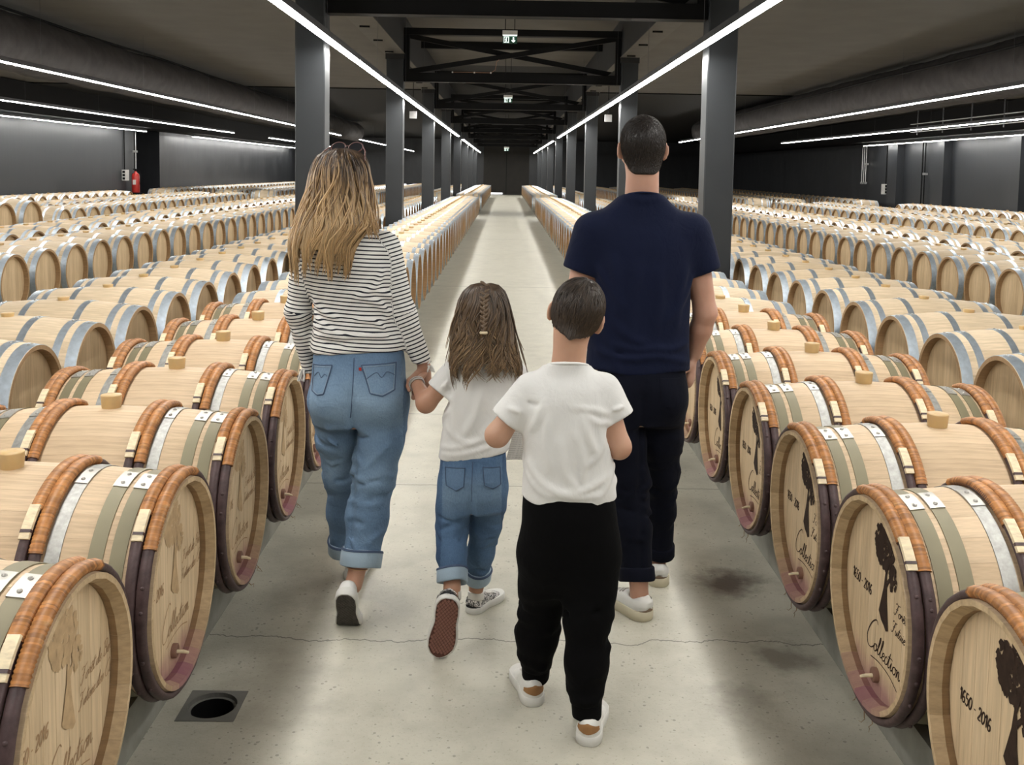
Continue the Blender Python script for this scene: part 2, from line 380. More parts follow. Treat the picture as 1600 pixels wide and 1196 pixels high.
# trusses between the column heads
for k, y in enumerate(COL_Y):
    t_ = thing('roof_truss', 'black cross-braced steel truss over the aisle, %s from the camera' % ordinal(k+1), 'truss', (0, y+0.15, 0), 0, 'trusses over the aisle')
    xa, xb = NAVE_L+0.005, NAVE_R-0.005; zb, zt = 3.35, 4.18
    b = MB(); b.box(xa, xb, -0.09, 0.09, zb-0.08, zb+0.08); b.box(xa, xb, -0.10, 0.10, zb-0.085, zb-0.075); b.obj('bottom_chord', M['black'], t_)
    b = MB(); b.box(xa, xb, -0.09, 0.09, zt-0.06, zt+0.06); b.obj('top_chord', M['black'], t_)
    for x in (xa+0.05, xb-0.05):
        b = MB(); b.box(x-0.05, x+0.05, -0.07, 0.07, zb+0.08, zt-0.06); b.obj('post', M['black'], t_)
    b = MB(); b.beam((xa+0.1, 0.04, zt-0.08), (xb-0.1, 0.04, zb+0.1), 0.05, 0.09); b.obj('brace', M['black'], t_)
    b = MB(); b.beam((xa+0.1, -0.04, zb+0.1), (xb-0.1, -0.04, zt-0.08), 0.05, 0.09); b.obj('brace', M['black'], t_)
    for x, s_ in ((xa+0.1, 1), (xb-0.1, -1)):
        b = MB(); b.add([(x, -0.012, zb+0.08), (x+s_*0.14, -0.012, zb+0.08), (x, -0.012, zb+0.2), (x, 0.012, zb+0.08), (x+s_*0.14, 0.012, zb+0.08), (x, 0.012, zb+0.2)],
                       [(0,1,2),(3,5,4),(0,3,4,1),(1,4,5,2),(2,5,3,0)]); b.obj('gusset', M['soffit'], t_)
    # secondary purlin between trusses
    b = MB(); b.box(NAVE_L, NAVE_R, 3.6, 3.75, Z_NAVE-0.16, Z_NAVE); b.obj('purlin', M['black'], t_)
# the deep beam over the aisle just ahead of the first truss and its cable with clips
cb = thing('cable_run', 'thin copper-coloured cable with clips along the first truss chord', 'cable', (0, 10.45, 3.44))
b = MB(); xs = np.linspace(-1.45, -0.3, 24); b.tube([(x, 0, 0.004*math.sin(9*x)) for x in xs], 0.004, 5); b.obj('cable', M['cable'], cb)
for x in (-1.35, -0.8, -0.35): b = MB(); b.box(x-0.012, x+0.012, -0.01, 0.01, -0.012, 0.012); b.obj('clip', M['white'], cb)
cb = thing('cable_run', 'thin drooping cable with clips along the second truss chord', 'cable', (0, 18.33, 3.44))
b = MB(); b.tube([(-1.0, 0, 0.0), (-0.5, 0, 0.002), (-0.3, 0, 0.0), (-0.22, 0, 0.05), (-0.2, 0, 0.2), (-0.15, 0, 0.24)], 0.005, 5); b.obj('cable', M['cable'], cb)
for x in (-1.0, -0.6, -0.3): b = MB(); b.box(x-0.013, x+0.013, -0.012, 0.012, -0.012, 0.012); b.obj('clip', M['white'], cb)

# exit signs hanging over the aisle
def exit_sign(y, zt, sc, label):
    t_ = thing('exit_sign', label, 'exit sign', (0.03, y, zt))
    b = MB(); b.box(-0.16*sc, 0.16*sc, -0.035, 0.035, -0.09*sc, 0.0); b.obj('housing', M['white'], t_)
    b = MB(); b.box(-0.15*sc, 0.15*sc, -0.034, 0.034, -0.112*sc, -0.091*sc); b.obj('lamp', M['exit_white'], t_)
    b = MB(); b.box(-0.155*sc, 0.155*sc, -0.008, 0.008, -0.27*sc, -0.113*sc); b.obj('panel', M['dkgreen'], t_)
    s = sc
    b = MB()                                        # running figure in a doorway
    def q(pts): b.add([(x*s, -0.0095, z*s) for x, z in pts], [tuple(range(len(pts)))])
    q([(-0.13,-0.255),(-0.02,-0.255),(-0.02,-0.245),(-0.13,-0.245)]); q([(-0.13,-0.14),(-0.02,-0.14),(-0.02,-0.13),(-0.13,-0.13)])
    q([(-0.13,-0.255),(-0.118,-0.255),(-0.118,-0.13),(-0.13,-0.13)]); q([(-0.032,-0.255),(-0.02,-0.255),(-0.02,-0.13),(-0.032,-0.13)])
    q([(-0.085,-0.165),(-0.065,-0.165),(-0.065,-0.147),(-0.085,-0.147)])
    q([(-0.095,-0.205),(-0.075,-0.21),(-0.06,-0.17),(-0.082,-0.167)]); q([(-0.10,-0.24),(-0.088,-0.242),(-0.076,-0.207),(-0.092,-0.204)])
    q([(-0.06,-0.24),(-0.048,-0.236),(-0.072,-0.205),(-0.082,-0.21)]); q([(-0.11,-0.185),(-0.104,-0.19),(-0.078,-0.175),(-0.085,-0.168)])
    b.obj('running_figure', M['exit_white'], t_)
    b = MB(); q([(0.06,-0.14),(0.09,-0.14),(0.09,-0.205),(0.115,-0.195),(0.115,-0.215),(0.075,-0.25),(0.035,-0.215),(0.035,-0.195),(0.06,-0.205)]); b.obj('arrow', M['exit_white'], t_)
    b = MB(); b.cyl((-0.1*s,0,0), (-0.1*s,0,Z_NAVE-zt), 0.006, n=6); b.cyl((0.1*s,0,0), (0.1*s,0,Z_NAVE-zt), 0.006, n=6); b.obj('hanger', M['black'], t_)
exit_sign(14.2, 3.63, 0.66, 'nearest green and white exit sign with running figure above the aisle')
exit_sign(24.0, 3.47, 0.66, 'second green exit sign with running figure, behind the cross braces')
exit_sign(50.0, 2.88, 0.8, 'tiny lit exit sign far down the aisle above the end door')
# speakers / detectors under the girders
for x, nm in ((-1.98, 'left'), (2.16, 'right')):
    t_ = thing('wall_sensor', 'small square white box hanging on the %s side beside the LED strip' % nm, 'sensor', (x, 21.2, 2.81))
    b = MB(); b.box(-0.075, 0.075, -0.03, 0.03, -0.075, 0.075); b.obj('box', M['greyplastic'], t_)
    b = MB(); b.box(-0.03, 0.03, -0.034, -0.030, -0.03, 0.03); b.obj('grille', M['greyplastic'], t_)
    b = MB(); b.cyl((0, 0, 0.075), (0, 0, Z_SOFFIT-2.81), 0.008, n=6); b.obj('rod', M['black'], t_)

# LED strips: aluminium profile, white diffuser below
LED_Z = 2.90
def led(x, y0, y1, label, z=LED_Z, w=0.055, hang=True, ztop=None):
    t_ = thing('led_strip', label, 'light', (x, y0, z), 0, 'linear LED lights')
    b = MB(); b.box(-w/2-0.004, w/2+0.004, 0, y1-y0, 0.012, 0.075); b.obj('profile', M['alu'], t_)
    b = MB(); n = max(1, int((y1-y0)/1.0)); ys = np.linspace(0.01, y1-y0-0.01, n+1)
    for a, c in zip(ys[:-1], ys[1:]):
        b.add([(-w/2, a, 0.0), (w/2, a, 0.0), (w/2, c, 0.0), (-w/2, c, 0.0), (-w/2, a, 0.012), (w/2, a, 0.012), (w/2, c, 0.012), (-w/2, c, 0.012)], [(0,3,2,1),(0,4,7,3),(1,2,6,5)])
    b.obj('diffuser', M['led'], t_)
    zt = ztop or Z_SIDE
    b = MB()
    for y in np.arange(0.6, y1-y0, 3.8): b.cyl((0, y, 0.075), (0, y, zt-z), 0.002, n=4)
    b.obj('hanger_wires', M['alu'], t_)
led(-1.76, YB+0.3, 36.7, 'long white LED strip beside the left columns, nearest the camera', ztop=Z_NAVE, w=0.075)
led(1.91, YB+0.3, 36.7, 'long white LED strip beside the right columns, nearest the camera', ztop=Z_NAVE, w=0.075)
led(-1.76, 40.5, 68.0, 'short-looking far LED strip continuing the line beside the left columns', ztop=Z_NAVE, w=0.075)
led(1.91, 40.5, 68.0, 'short-looking far LED strip continuing the line beside the right columns', ztop=Z_NAVE, w=0.075)
led(-6.30, YB+0.3, 38.0, 'white LED strip running in front of the left fabric duct')
led(-6.30, 43.0, 68, 'far LED strip seen in pieces between the left columns')
led(-10.17, YB+0.3, 37.3, 'white LED strip in the third line left of the aisle')
led(-10.17, 42.9, 66, 'far short LED strip in the third line left of the aisle')
led(-13.5, YB+0.3, 37.5, 'white LED strip close to the left wall, near part', ztop=3.02)
led(-13.5, 43.1, 66, 'white LED strip close to the left wall beyond the dark recess', ztop=3.02)
led(6.88, YB+0.3, 39.5, 'white LED strip running in front of the right fabric duct')
led(10.65, YB+0.3, 38.4, 'white LED strip in the third line right of the aisle')
led(14.40, YB+0.3, 40.0, 'white LED strip close to the right wall', ztop=3.02)

# fabric air ducts
def duct(x, r, z, y0, y1, label, seed):
    t_ = thing('fabric_duct', label, 'air duct', (x, y0, z))
    rg = np.random.default_rng(seed); b = MB(); ys = np.arange(0, y1-y0+0.01, 0.11); n = 28; P = []
    ring = rg.normal(0, 1, len(ys))
    for i, y in enumerate(ys):
        k = (0.5+0.5*math.sin(y*2.1+math.sin(y*0.7)*2))**6
        row = []
        for j in range(n):
            a = 2*PI*j/n; w = 0.010*math.sin(7*a+y*3.3) + 0.014*k*math.sin(4*a+1) + 0.004*ring[i]
            rr = r + w - 0.02*k
            row.append((rr*math.cos(a), y+0.06*math.sin(a*2+y)*k, rr*math.sin(a)))
        P.append(row)
    b.grid(P, 0, True, False, True); b.add(P[0], [tuple(range(n))]); b.add(P[-1], [tuple(range(n))[::-1]]); b.obj('sleeve', M['duct'], t_)
    for a in (1.95, 1.95-PI*0.45) if x < 0 else (PI-1.95, PI-1.95+PI*0.45):
        if x < 0: a = PI-a
        b = MB(); b.tube([((r+0.018)*math.cos(a), y, (r+0.018)*math.sin(a)+0.01*math.sin(y*0.9)) for y in np.arange(0, y1-y0, 0.5)], 0.022, 6); b.obj('rail', M['black'], t_)
    b = MB()
    for y in np.arange(0.7, y1-y0, 2.3): b.cyl((0, y, r-0.02), (0, y, Z_SIDE-z-0.03), 0.003, n=4)
    b.obj('hanger_wires', M['alu'], t_)
duct(-7.1, 0.42, 3.36, YB+0.3, 47.0, 'long dark fabric air duct under the left ceiling', 1)
duct(7.85, 0.44, 3.38, YB+0.3, 40.0, 'long dark fabric air duct under the right ceiling', 2)
t_ = thing('cable_tray', 'thin hanging cable tray beside the third right LED line', 'cable tray', (11.4, 14, 3.15))
for dz in (0, -0.22):
    b = MB(); b.box(-0.05, 0.05, 0, 14, dz, dz+0.012); b.obj('tray_rail', M['steel'], t_)
for y in np.arange(0.8, 14, 1.6): b = MB(); b.box(-0.012, 0.012, y, y+0.03, -0.30, Z_SIDE-3.15); b.obj('hanger', M['alu'], t_)

# fixtures on the side walls
def sockets(name, x, y, z, s, label):
    t_ = thing(name, label, 'electric box', (x, y, z))
    b = MB(); b.box(min(0, s*0.14), max(0, s*0.14), -0.17, 0.17, -0.20, 0.20); b.obj('enclosure', M['white'], t_)
    for dz in (0.12, 0, -0.12):
        b = MB(); b.box(min(s*0.03, s*0.115), max(s*0.03, s*0.115), -0.19, -0.17, dz-0.042, dz+0.042); b.obj('socket', M['black'], t_)
    b = MB(); b.cyl((s*0.03, 0.02, 0.2), (s*0.03, 0.02, 3.02-z), 0.02, n=8); b.obj('conduit', M['black'], t_)
sockets('socket_box', LX, 36.95, 1.27, 1, 'white socket box on the left wall beside the fire extinguisher')
sockets('socket_box', RX, 39.15, 1.20, -1, 'white socket box on the dark right wall')
fe = thing('fire_extinguisher', 'red fire extinguisher standing by the left wall under the socket box', 'extinguisher', (LX+0.26, 37.45, 0.62))
b = MB(); b.box(-0.2, 0.2, -0.2, 0.2, -0.62, 0); b.obj('stand', M['black'], fe)
b = MB(); b.lathe([(0.13, 0), (0.145, 0.03), (0.145, 0.62), (0.12, 0.70), (0.05, 0.74), (0.04, 0.80)], 20); b.obj('cylinder', M['red'], fe)
b = MB(); b.cyl((0,0,0.80), (0,0,0.86), 0.03, n=10); b.box(-0.10, 0.03, -0.015, 0.015, 0.86, 0.89); b.obj('valve', M['black'], fe)
b = MB(); b.tube([(0.03,0,0.84),(0.15,0,0.80),(0.18,0,0.6),(0.16,0,0.3)], 0.014, 6); b.obj('hose', M['black'], fe)
b = MB(); b.box(-0.06, 0.06, -0.149, -0.146, 0.30, 0.48); b.obj('label_plate', M['white'], fe)
def pipe(name, x, y, z0, z1, label, n=1, col='steel'):
    t_ = thing(name, label, 'pipe', (x, y, 0))
    for k in range(n):
        b = MB(); b.cyl((0, k*0.22, z0), (0, k*0.22, z1), 0.025, n=8); b.obj('pipe_run', M[col], t_)
        b = MB(); b.box(-0.05, 0.05, k*0.22-0.05, k*0.22+0.05, z0-0.03, z0+0.06); b.obj('valve', M['steel'], t_)
    b = MB(); b.box(-0.09, 0.09, -0.06, -0.03, z0*0.5+z1*0.5-0.04, z0*0.5+z1*0.5+0.04); b.obj('clamp', M['steel'], t_)
pipe('water_pipe', LX+0.10, 37.90, 1.30, 3.02, 'thin pale vertical pipe beside the fire extinguisher', 1)
pipe('water_pipe', RX-0.10, 41.2, 1.40, 3.0, 'group of thin steel pipes with taps on the right wall', 3)
pipe('water_pipe', RX-0.10, 35.4, 0.6, 3.02, 'dark vertical pipe between panels of the right wall', 2, 'black')

# ================================================================== BARRELS
BL, BR, HR, AXZ = 0.98, 0.326, 0.290, 0.47       # length, bilge radius, end radius, axis height
PITCH_Y = 0.70
KERB = AXZ - BR
def rad(x, R=BR, H=HR): return R - (R-H)*abs(2*x/BL)**1.9
def ringp(x, r, th): return (x, -r*math.sin(th), r*math.cos(th))   # th = 0 on top, positive towards the camera
def band_mesh(name, xa, xb, mat, th=0.0022, n=56, off=0.0):
    b = MB(); prof = []
    xs = np.linspace(xa, xb, 3)
    outer = [(x, rad(x)+th+off) for x in xs]; inner = [(x, rad(x)-0.003) for x in xs][::-1]
    P = [[ringp(x, r, 2*PI*k/n) for k in range(n)] for x, r in [inner[-1]]+outer+[inner[0]]]
    b.grid(P[1:4], 0, True, False, True); b.grid(P[0:2], 0, False, False, True); b.grid(P[3:5], 0, False, False, True)
    return b.mesh(name, [mat])
def rod_mesh(name, x, rt, a0, a1, mat, ridges=0, n=72, m=8, seed=0, rr=None, knob=False):
    rg = np.random.default_rng(seed); b = MB(); full = abs(a1-a0) > 2*PI-0.01
    if ridges: n = ridges*2
    A = np.linspace(a0, a1, n, endpoint=not full); r0 = (rr or rad(x)) + rt*0.82; P = []; ph = rg.uniform(0, 6, 4)
    for i, a in enumerate(A):
        w = 0.0009*math.sin(3*a+ph[0]) + 0.0006*math.sin(7*a+ph[1]); wx = 0.002*math.sin(2*a+ph[2])
        t_ = rt*(1.0 + (0.085*((i % 2)*2-1) if ridges else 0.05*math.sin(5*a+ph[3]) + 0.03*rg.normal()))
        row = []
        for k in range(m):
            q = 2*PI*k/m; row.append(ringp(x + wx + 1.30*t_*math.cos(q), r0 + w*(0 if ridges else 1) + 0.92*t_*math.sin(q), a))
        P.append(row)
    nf = (len(P) if full else len(P)-1)*m
    rn = np.repeat(rg.uniform(0.05, 1, nf//m), m) if ridges else 0.0
    b.grid(P, 0, True, full, True, rn)
    if not full: b.add(P[0], [tuple(range(m))]); b.add(P[-1], [tuple(range(m))[::-1]])
    if knob:
        for a in rg.uniform(0.9, 2.6, 4):
            c = np.array(ringp(x, r0+rt*0.85, a)); b.lathe([(0.006, -0.004), (0.005, 0.003), (0.002, 0.004)], 8)
            nv = 24
            for q in range(len(b.v)-nv-16, len(b.v)):
                pass
            # move the last lathe (3 rings of 8 + two caps of 8) on to the rod
            k0 = len(b.v) - (24+16)
            for q in range(k0, len(b.v)):
                p = b.v[q]; d = np.array(ringp(0, 1, a)); t1 = np.array((1.0, 0, 0)); t2 = np.cross(d, t1)
                b.v[q] = tuple(c + t1*p[0] + t2*p[1] + d*p[2])
    return b.mesh(name, [mat])
NST = 28
STAVE_IN = 0.024
def stave_mesh(seed):
    rg = np.random.default_rng(seed); b = MB(); xs = [-BL/2, -BL/2+0.027, -0.40, -0.22, 0, 0.22, 0.40, BL/2-0.027, BL/2]
    h = PI/NST - 0.0007; O = []; I = []
    for x in xs:
        r = rad(x); O.append([ringp(x, r, a) for a in (-h, 0, h)])
        ri = r - (0.011 if abs(x) == BL/2 else STAVE_IN); c = math.cos(h)*(1.0 if abs(x) != BL/2 else 1.0)
        I.append([ringp(x, ri*c, -h), ringp(x, ri*c, h)])
    b.grid(O, 0, True)
    J = [i[::-1] for i in I]
    b.grid(J[1:-1], 1, False); b.grid(J[:2], 2, False); b.grid(J[-2:], 2, False)
    b.grid([[o[2], i[1]] for o, i in zip(O, I)], 0, False); b.grid([[i[0], o[0]] for o, i in zip(O, I)], 0, False)
    for k in (0, -1): b.add(O[k]+I[k][::-1], [(0,1,2,3,4) if k == 0 else (4,3,2,1,0)], 2)
    return b.mesh('stave', [M['oak'], M['oak_in'], M['oak_chamfer']])
HEAD_IN = 0.045; HEAD_R = HR - STAVE_IN + 0.002
def board_mesh(i, n, end):
    w = 2*HEAD_R/n; y0, y1 = -HEAD_R+i*w+0.0006, -HEAD_R+(i+1)*w-0.0006
    ys = np.linspace(y0, y1, 5); zt = [math.sqrt(max(0, HEAD_R**2-y*y)) for y in ys]
    xf = end*(BL/2-HEAD_IN); xb = xf - end*0.02
    pts = [(y, z) for y, z in zip(ys, zt)] + [(y, -z) for y, z in zip(ys[::-1], zt[::-1])]
    b = MB(); nP = len(pts); F = [(xf, y, z) for y, z in pts]; B = [(xb, y, z) for y, z in pts]
    b.add(F+B, [tuple(range(nP)) if end < 0 else tuple(range(nP))[::-1]] + [(k, (k+1) % nP, nP+(k+1) % nP, nP+k) for k in range(nP)], 0)
    return b.mesh('head_board', [M['oak_head']])
STAVES = [stave_mesh(k) for k in range(2)]
NB = 9
BOARDS = {e: [board_mesh(i, NB, e) for i in range(NB)] for e in (-1, 1)}
def plate_mesh(x, w):       # riveted overlap of a metal hoop, on top towards the camera
    b = MB(); A = np.linspace(-0.02, 0.27, 7)
    P = [[ringp(xx, rad(xx)+0.0045, a) for a in A] for xx in (x-w/2-0.001, x+w/2+0.001)]
    b.grid(P, 0, True); b.grid([[ringp(p[0], rad(p[0]), a) for a in A] for p in (P[0][0],)] + [P[0]], 0, False); b.grid([P[1]] + [[ringp(x+w/2, rad(x), a) for a in A]], 0, False)
    for A_ in (A[0], A[-1]): b.grid([[ringp(xx, rad(xx), A_) for xx in (x-w/2, x+w/2)], [ringp(xx, rad(xx)+0.0045, A_) for xx in (x-w/2, x+w/2)]], 0, False)
    for a in (0.05, 0.21):
        c = np.array(ringp(x, rad(x)+0.0045, a)); d = np.array(ringp(0, 1, a)); t1 = np.array((1., 0, 0)); t2 = np.cross(d, t1)
        P = [[tuple(c + r*(t1*math.cos(q)+t2*math.sin(q)) + d*z) for q in np.linspace(0, 2*PI, 9)[:-1]] for r, z in ((0.0065, 0), (0.0055, 0.003), (0.002, 0.0045))]
        b.grid(P, 0, True, False, True); b.add(P[-1], [tuple(range(8))], 0)
    return b.mesh('rivet_plate', [M['plate']])
def peg_mesh(x, rt):
    b = MB(); r0 = rad(x)+rt*1.72; A = np.linspace(0.57, 0.85, 6)
    T = [[ringp(x+dx, r0+dz, a) for a in A] for dx, dz in ((-0.015, 0), (-0.013, 0.007), (0.013, 0.007), (0.015, 0))]
    b.grid(T, 0, False); b.add([t[0] for t in T], [(0,1,2,3)]); b.add([t[-1] for t in T], [(3,2,1,0)])
    for a in (0.79,):
        b.grid([[ringp(x+dx, r0+dz+0.0015, a+da) for dx, dz in ((-0.0155,0),(-0.0135,0.007),(0.0135,0.007),(0.0155,0))] for da in (-0.012, 0.012)], 1, False)
    return b.mesh('peg', [M['peg'], M['rod']])
WOOD_X = (0.470, 0.438, 0.190, 0.158); ROD = 0.0122
METAL_X = ((0.373, 0.411), (0.318, 0.356), (0.211, 0.248))
WH = {}
for i, x in enumerate(WOOD_X):
    for s in (-1, 1):
        WH[s, i] = dict(rod=rod_mesh('wood_hoop', s*x, ROD, 0, 2*PI, M['rod'], seed=i*3+s+5, knob=True))
        first = (s*x == min(s*WOOD_X[i], s*WOOD_X[i ^ 1]))             # the hoop of the pair with the smaller x carries the peg
        a1 = 0.60 if first else 0.93
        WH[s, i]['wick'] = rod_mesh('wicker_binding', s*x, ROD+0.0026, -0.42, a1, M['wicker'], ridges=44, seed=i+20)
        if first: WH[s, i]['peg'] = peg_mesh(s*x, ROD)
MH = {}
for i, (xa, xb) in enumerate(METAL_X):
    for s in (-1, 1):
        a, c = sorted((s*xa, s*xb))
        MH[s, i] = (band_mesh('metal_hoop', a, c, M['khaki'] if i < 2 else M['galv']), plate_mesh((a+c)/2, c-a))
def bung_mesh(h, r=0.033):
    b = MB(); b.lathe([(r*0.86, -0.02), (r*0.9, 0.0), (r, h-0.003), (r*0.96, h), (r*0.3, h)], 20); return b.mesh('bung', [M['bung']])
BUNG_T, BUNG_S = bung_mesh(0.046, 0.036), bung_mesh(0.022, 0.036)

# ---- printed decoration of the heads (in head coordinates u, v)
def strokes_mesh(name, lines, w, mat, end, taper=True):
    b = MB(); x = end*(BL/2-HEAD_IN) + end*0.0008
    for pts in lines:
        pts = np.array(pts, float); t = np.gradient(pts, axis=0); t /= np.linalg.norm(t, axis=1)[:, None]+1e-9
        nrm = np.stack([-t[:, 1], t[:, 0]], 1)
        ww = np.full(len(pts), w)*(0.75+0.5*np.abs(t[:, 1]))
        if taper: ww[0] *= 0.4; ww[-1] *= 0.4
        L_, R_ = pts+nrm*ww[:, None]/2, pts-nrm*ww[:, None]/2
        b.grid([[(x, end*q[0], q[1]) for q in (l, r)] for l, r in zip(L_, R_)], 0, False)
    return b.mesh(name, [mat])
def smooth_line(pts, n=6):
    pts = np.array(pts, float); out = []
    for i in range(len(pts)-1):
        p0, p1, p2, p3 = pts[max(i-1, 0)], pts[i], pts[i+1], pts[min(i+2, len(pts)-1)]
        for k in range(n):
            s = k/n; out.append(0.5*((2*p1)+(-p0+p2)*s+(2*p0-5*p1+4*p2-p3)*s*s+(-p0+3*p1-3*p2+p3)*s**3))
    out.append(pts[-1]); return np.array(out)
GL = {  # one-line handwriting: strokes in a unit box, advance
 'C': ([[(0.75,0.92),(0.6,1.02),(0.3,0.8),(0.08,0.35),(0.18,0.02),(0.45,0.0),(0.7,0.2)]], 0.72),
 'F': ([[(0.1,0.85),(0.25,1.0),(0.55,0.92),(0.9,1.02)], [(0.55,0.93),(0.42,0.5),(0.30,0.05),(0.1,-0.05),(0.0,0.08)], [(0.2,0.48),(0.62,0.54)]], 0.78),
 'B': ([[(0.3,0.95),(0.18,0.0)], [(0.08,0.8),(0.3,1.02),(0.65,0.95),(0.6,0.6),(0.3,0.52),(0.62,0.42),(0.6,0.08),(0.3,-0.02),(0.1,0.1)]], 0.72),
 'o': ([[(0.30,0.42),(0.08,0.3),(0.08,0.05),(0.28,0.0),(0.42,0.2),(0.32,0.42),(0.5,0.36)]], 0.46),
 'l': ([[(0.0,0.08),(0.22,0.5),(0.36,0.95),(0.26,0.98),(0.16,0.5),(0.14,0.05),(0.28,0.03),(0.36,0.12)]], 0.33),
 'e': ([[(0.04,0.18),(0.3,0.3),(0.26,0.44),(0.1,0.34),(0.08,0.06),(0.24,0.0),(0.4,0.14)]], 0.36),
 'c': ([[(0.34,0.38),(0.2,0.44),(0.06,0.24),(0.1,0.02),(0.26,0.02),(0.4,0.14)]], 0.38),
 't': ([[(0.0,0.1),(0.26,0.86)], [(0.22,0.7),(0.12,0.2),(0.16,0.0),(0.32,0.1)], [(-0.02,0.56),(0.5,0.62)]], 0.32),
 'i': ([[(0.02,0.12),(0.16,0.42),(0.10,0.08),(0.18,0.0),(0.3,0.12)], [(0.19,0.58),(0.21,0.63)]], 0.28),
 'n': ([[(0.04,0.36),(0.12,0.42),(0.08,0.0),(0.2,0.34),(0.34,0.42),(0.34,0.06),(0.44,0.0),(0.54,0.12)]], 0.5),
 'r': ([[(0.02,0.1),(0.14,0.46),(0.2,0.38),(0.34,0.38),(0.28,0.08),(0.4,0.06)]], 0.38),
 'd': ([[(0.34,0.4),(0.12,0.36),(0.05,0.08),(0.24,0.02),(0.36,0.4),(0.5,0.95),(0.36,0.2),(0.42,0.0),(0.52,0.1)]], 0.5),
 'u': ([[(0.04,0.4),(0.04,0.08),(0.18,0.0),(0.34,0.4),(0.32,0.06),(0.44,0.02)]], 0.46),
 'a': ([[(0.34,0.4),(0.12,0.38),(0.05,0.08),(0.22,0.02),(0.36,0.38),(0.34,0.06),(0.46,0.04)]], 0.46),
 's': ([[(0.02,0.08),(0.2,0.44),(0.28,0.14),(0.14,0.0),(0.02,0.04)]], 0.32), ' ': ([], 0.26),
 '1': ([[(0.02,0.7),(0.22,1.0),(0.2,0.0)]], 0.36), '6': ([[(0.42,0.9),(0.3,1.0),(0.1,0.6),(0.08,0.15),(0.26,0.0),(0.44,0.2),(0.36,0.48),(0.12,0.36)]], 0.54),
 '5': ([[(0.46,1.0),(0.18,0.98),(0.12,0.58),(0.36,0.6),(0.44,0.25),(0.26,0.0),(0.04,0.1)]], 0.54),
 '0': ([[(0.26,1.0),(0.06,0.7),(0.06,0.25),(0.24,0.0),(0.44,0.3),(0.44,0.75),(0.26,1.0)]], 0.54),
 '2': ([[(0.08,0.75),(0.22,1.0),(0.42,0.85),(0.36,0.5),(0.06,0.0),(0.48,0.04)]], 0.54), '-': ([[(0.06,0.42),(0.3,0.42)]], 0.42) }
GL['\u00ea'] = (GL['e'][0]+[[(0.08,0.52),(0.2,0.64),(0.3,0.52)]], 0.36); GL['\u00e9'] = (GL['e'][0]+[[(0.16,0.52),(0.3,0.66)]], 0.36)
def write(txt, u, v, size, slant=0.15, rise=0.0):
    out = []; x = 0
    for ch in txt:
        st, adv = GL[ch]
        for s in st: out.append(smooth_line([(u+(x+px+slant*py)*size, v+py*size+rise*(x+px)*size) for px, py in s], 5))
        x += adv
    return out
def tree_mesh(name, mat, end):
    rg = np.random.default_rng(11); b = MB(); x = end*(BL/2-HEAD_IN) + end*0.0008; cnt_ = [0]
    def poly(pts): cnt_[0] += 1; xx = x+end*6e-6*cnt_[0]; b.add([(xx, end*u, v) for u, v in pts], [tuple(range(len(pts)))])
    def blot(u, v, r):
        n = 9; poly([(u+r*rg.uniform(0.6, 1.25)*math.cos(2*PI*k/n), v+r*rg.uniform(0.6, 1.35)*math.sin(2*PI*k/n)) for k in range(n)])
    for _ in range(170):
        a, q = rg.uniform(0, 2*PI), math.sqrt(rg.uniform(0, 1)); u = 0.012+0.068*q*math.cos(a); v = 0.165+0.060*q*math.sin(a)
        if rg.uniform() < 0.25 and u > 0.03: continue
        blot(u, v, rg.uniform(0.006, 0.013))
    for _ in range(46):
        a, q = rg.uniform(0, 2*PI), math.sqrt(rg.uniform(0, 1)); blot(0.078+0.026*q*math.cos(a), 0.098+0.036*q*math.sin(a), rg.uniform(0.004, 0.009))
    poly([(0.012, 0.125), (0.05, 0.13), (0.036, 0.09), (0.043, 0.02), (0.060, -0.055), (0.046, -0.062), (0.03, -0.052), (0.012, -0.045), (-0.008, -0.025), (0.018, 0.05), (0.026, 0.095)])
    poly([(0.036, 0.075), (0.07, 0.11), (0.075, 0.105), (0.04, 0.06)])
    return b.mesh(name, [mat])
DECO = {}
for end, pm, tm in ((-1, 'print', 'print'), (1, 'print_mid', 'print_pale')):
    sg = 1
    DECO[end] = [('tree_emblem', tree_mesh('tree_emblem', M[tm], end)),
        ('year_lettering', strokes_mesh('year_lettering', write('1650 - 2016', -0.215, -0.010, 0.030), 0.0042, M[pm], end)),
        ('forest_lettering', strokes_mesh('forest_lettering', write('For\u00eat de Berc\u00e9', 0.092, 0.012, 0.034, 0.3) + write('Futaie des Clos', 0.078, -0.042, 0.034, 0.3), 0.0026, M[pm], end)),
        ('collection_lettering', strokes_mesh('collection_lettering', write('C', -0.095, -0.155, 0.092, 0.2) + write('ollection', -0.038, -0.152, 0.054, 0.2) + [smooth_line([(-0.055, -0.180), (0.01, -0.170), (0.08, -0.172), (0.135, -0.188)])], 0.0036, M[pm], end))]
for end in (-1, 1):          # reading direction: u runs to the viewer's right on either end
    pass
def plug_mesh(end):
    b = MB(); x = end*(BL/2-HEAD_IN); c = (x, 0.0, -0.215)
    P = [[(x+end*d, 0.004+r*math.cos(q), -0.212+r*math.sin(q)) for q in np.linspace(0, 2*PI, 15)[:-1]] for d, r in ((-0.01, 0.021), (0.012, 0.021), (0.014, 0.017))]
    b.grid(P, 0, True, False, True); b.add(P[-1], [tuple(range(14))]); return b.mesh('spigot_plug', [M['rodpeg']])
def spile_mesh(end):
    b = MB(); x = end*(BL/2-HEAD_IN)+end*0.012; b.tube([(x, 0, -0.212), (x+end*0.018, 0.004, -0.214), (x+end*0.03, 0.014, -0.222)], [0.006, 0.0055, 0.004], 7); return b.mesh('spile', [M['peg']])
M['rodpeg'] = simple('stained_plug_wood', (0.20, 0.10, 0.065), 0.7)
PLUG = {e: (plug_mesh(e), spile_mesh(e)) for e in (-1, 1)}
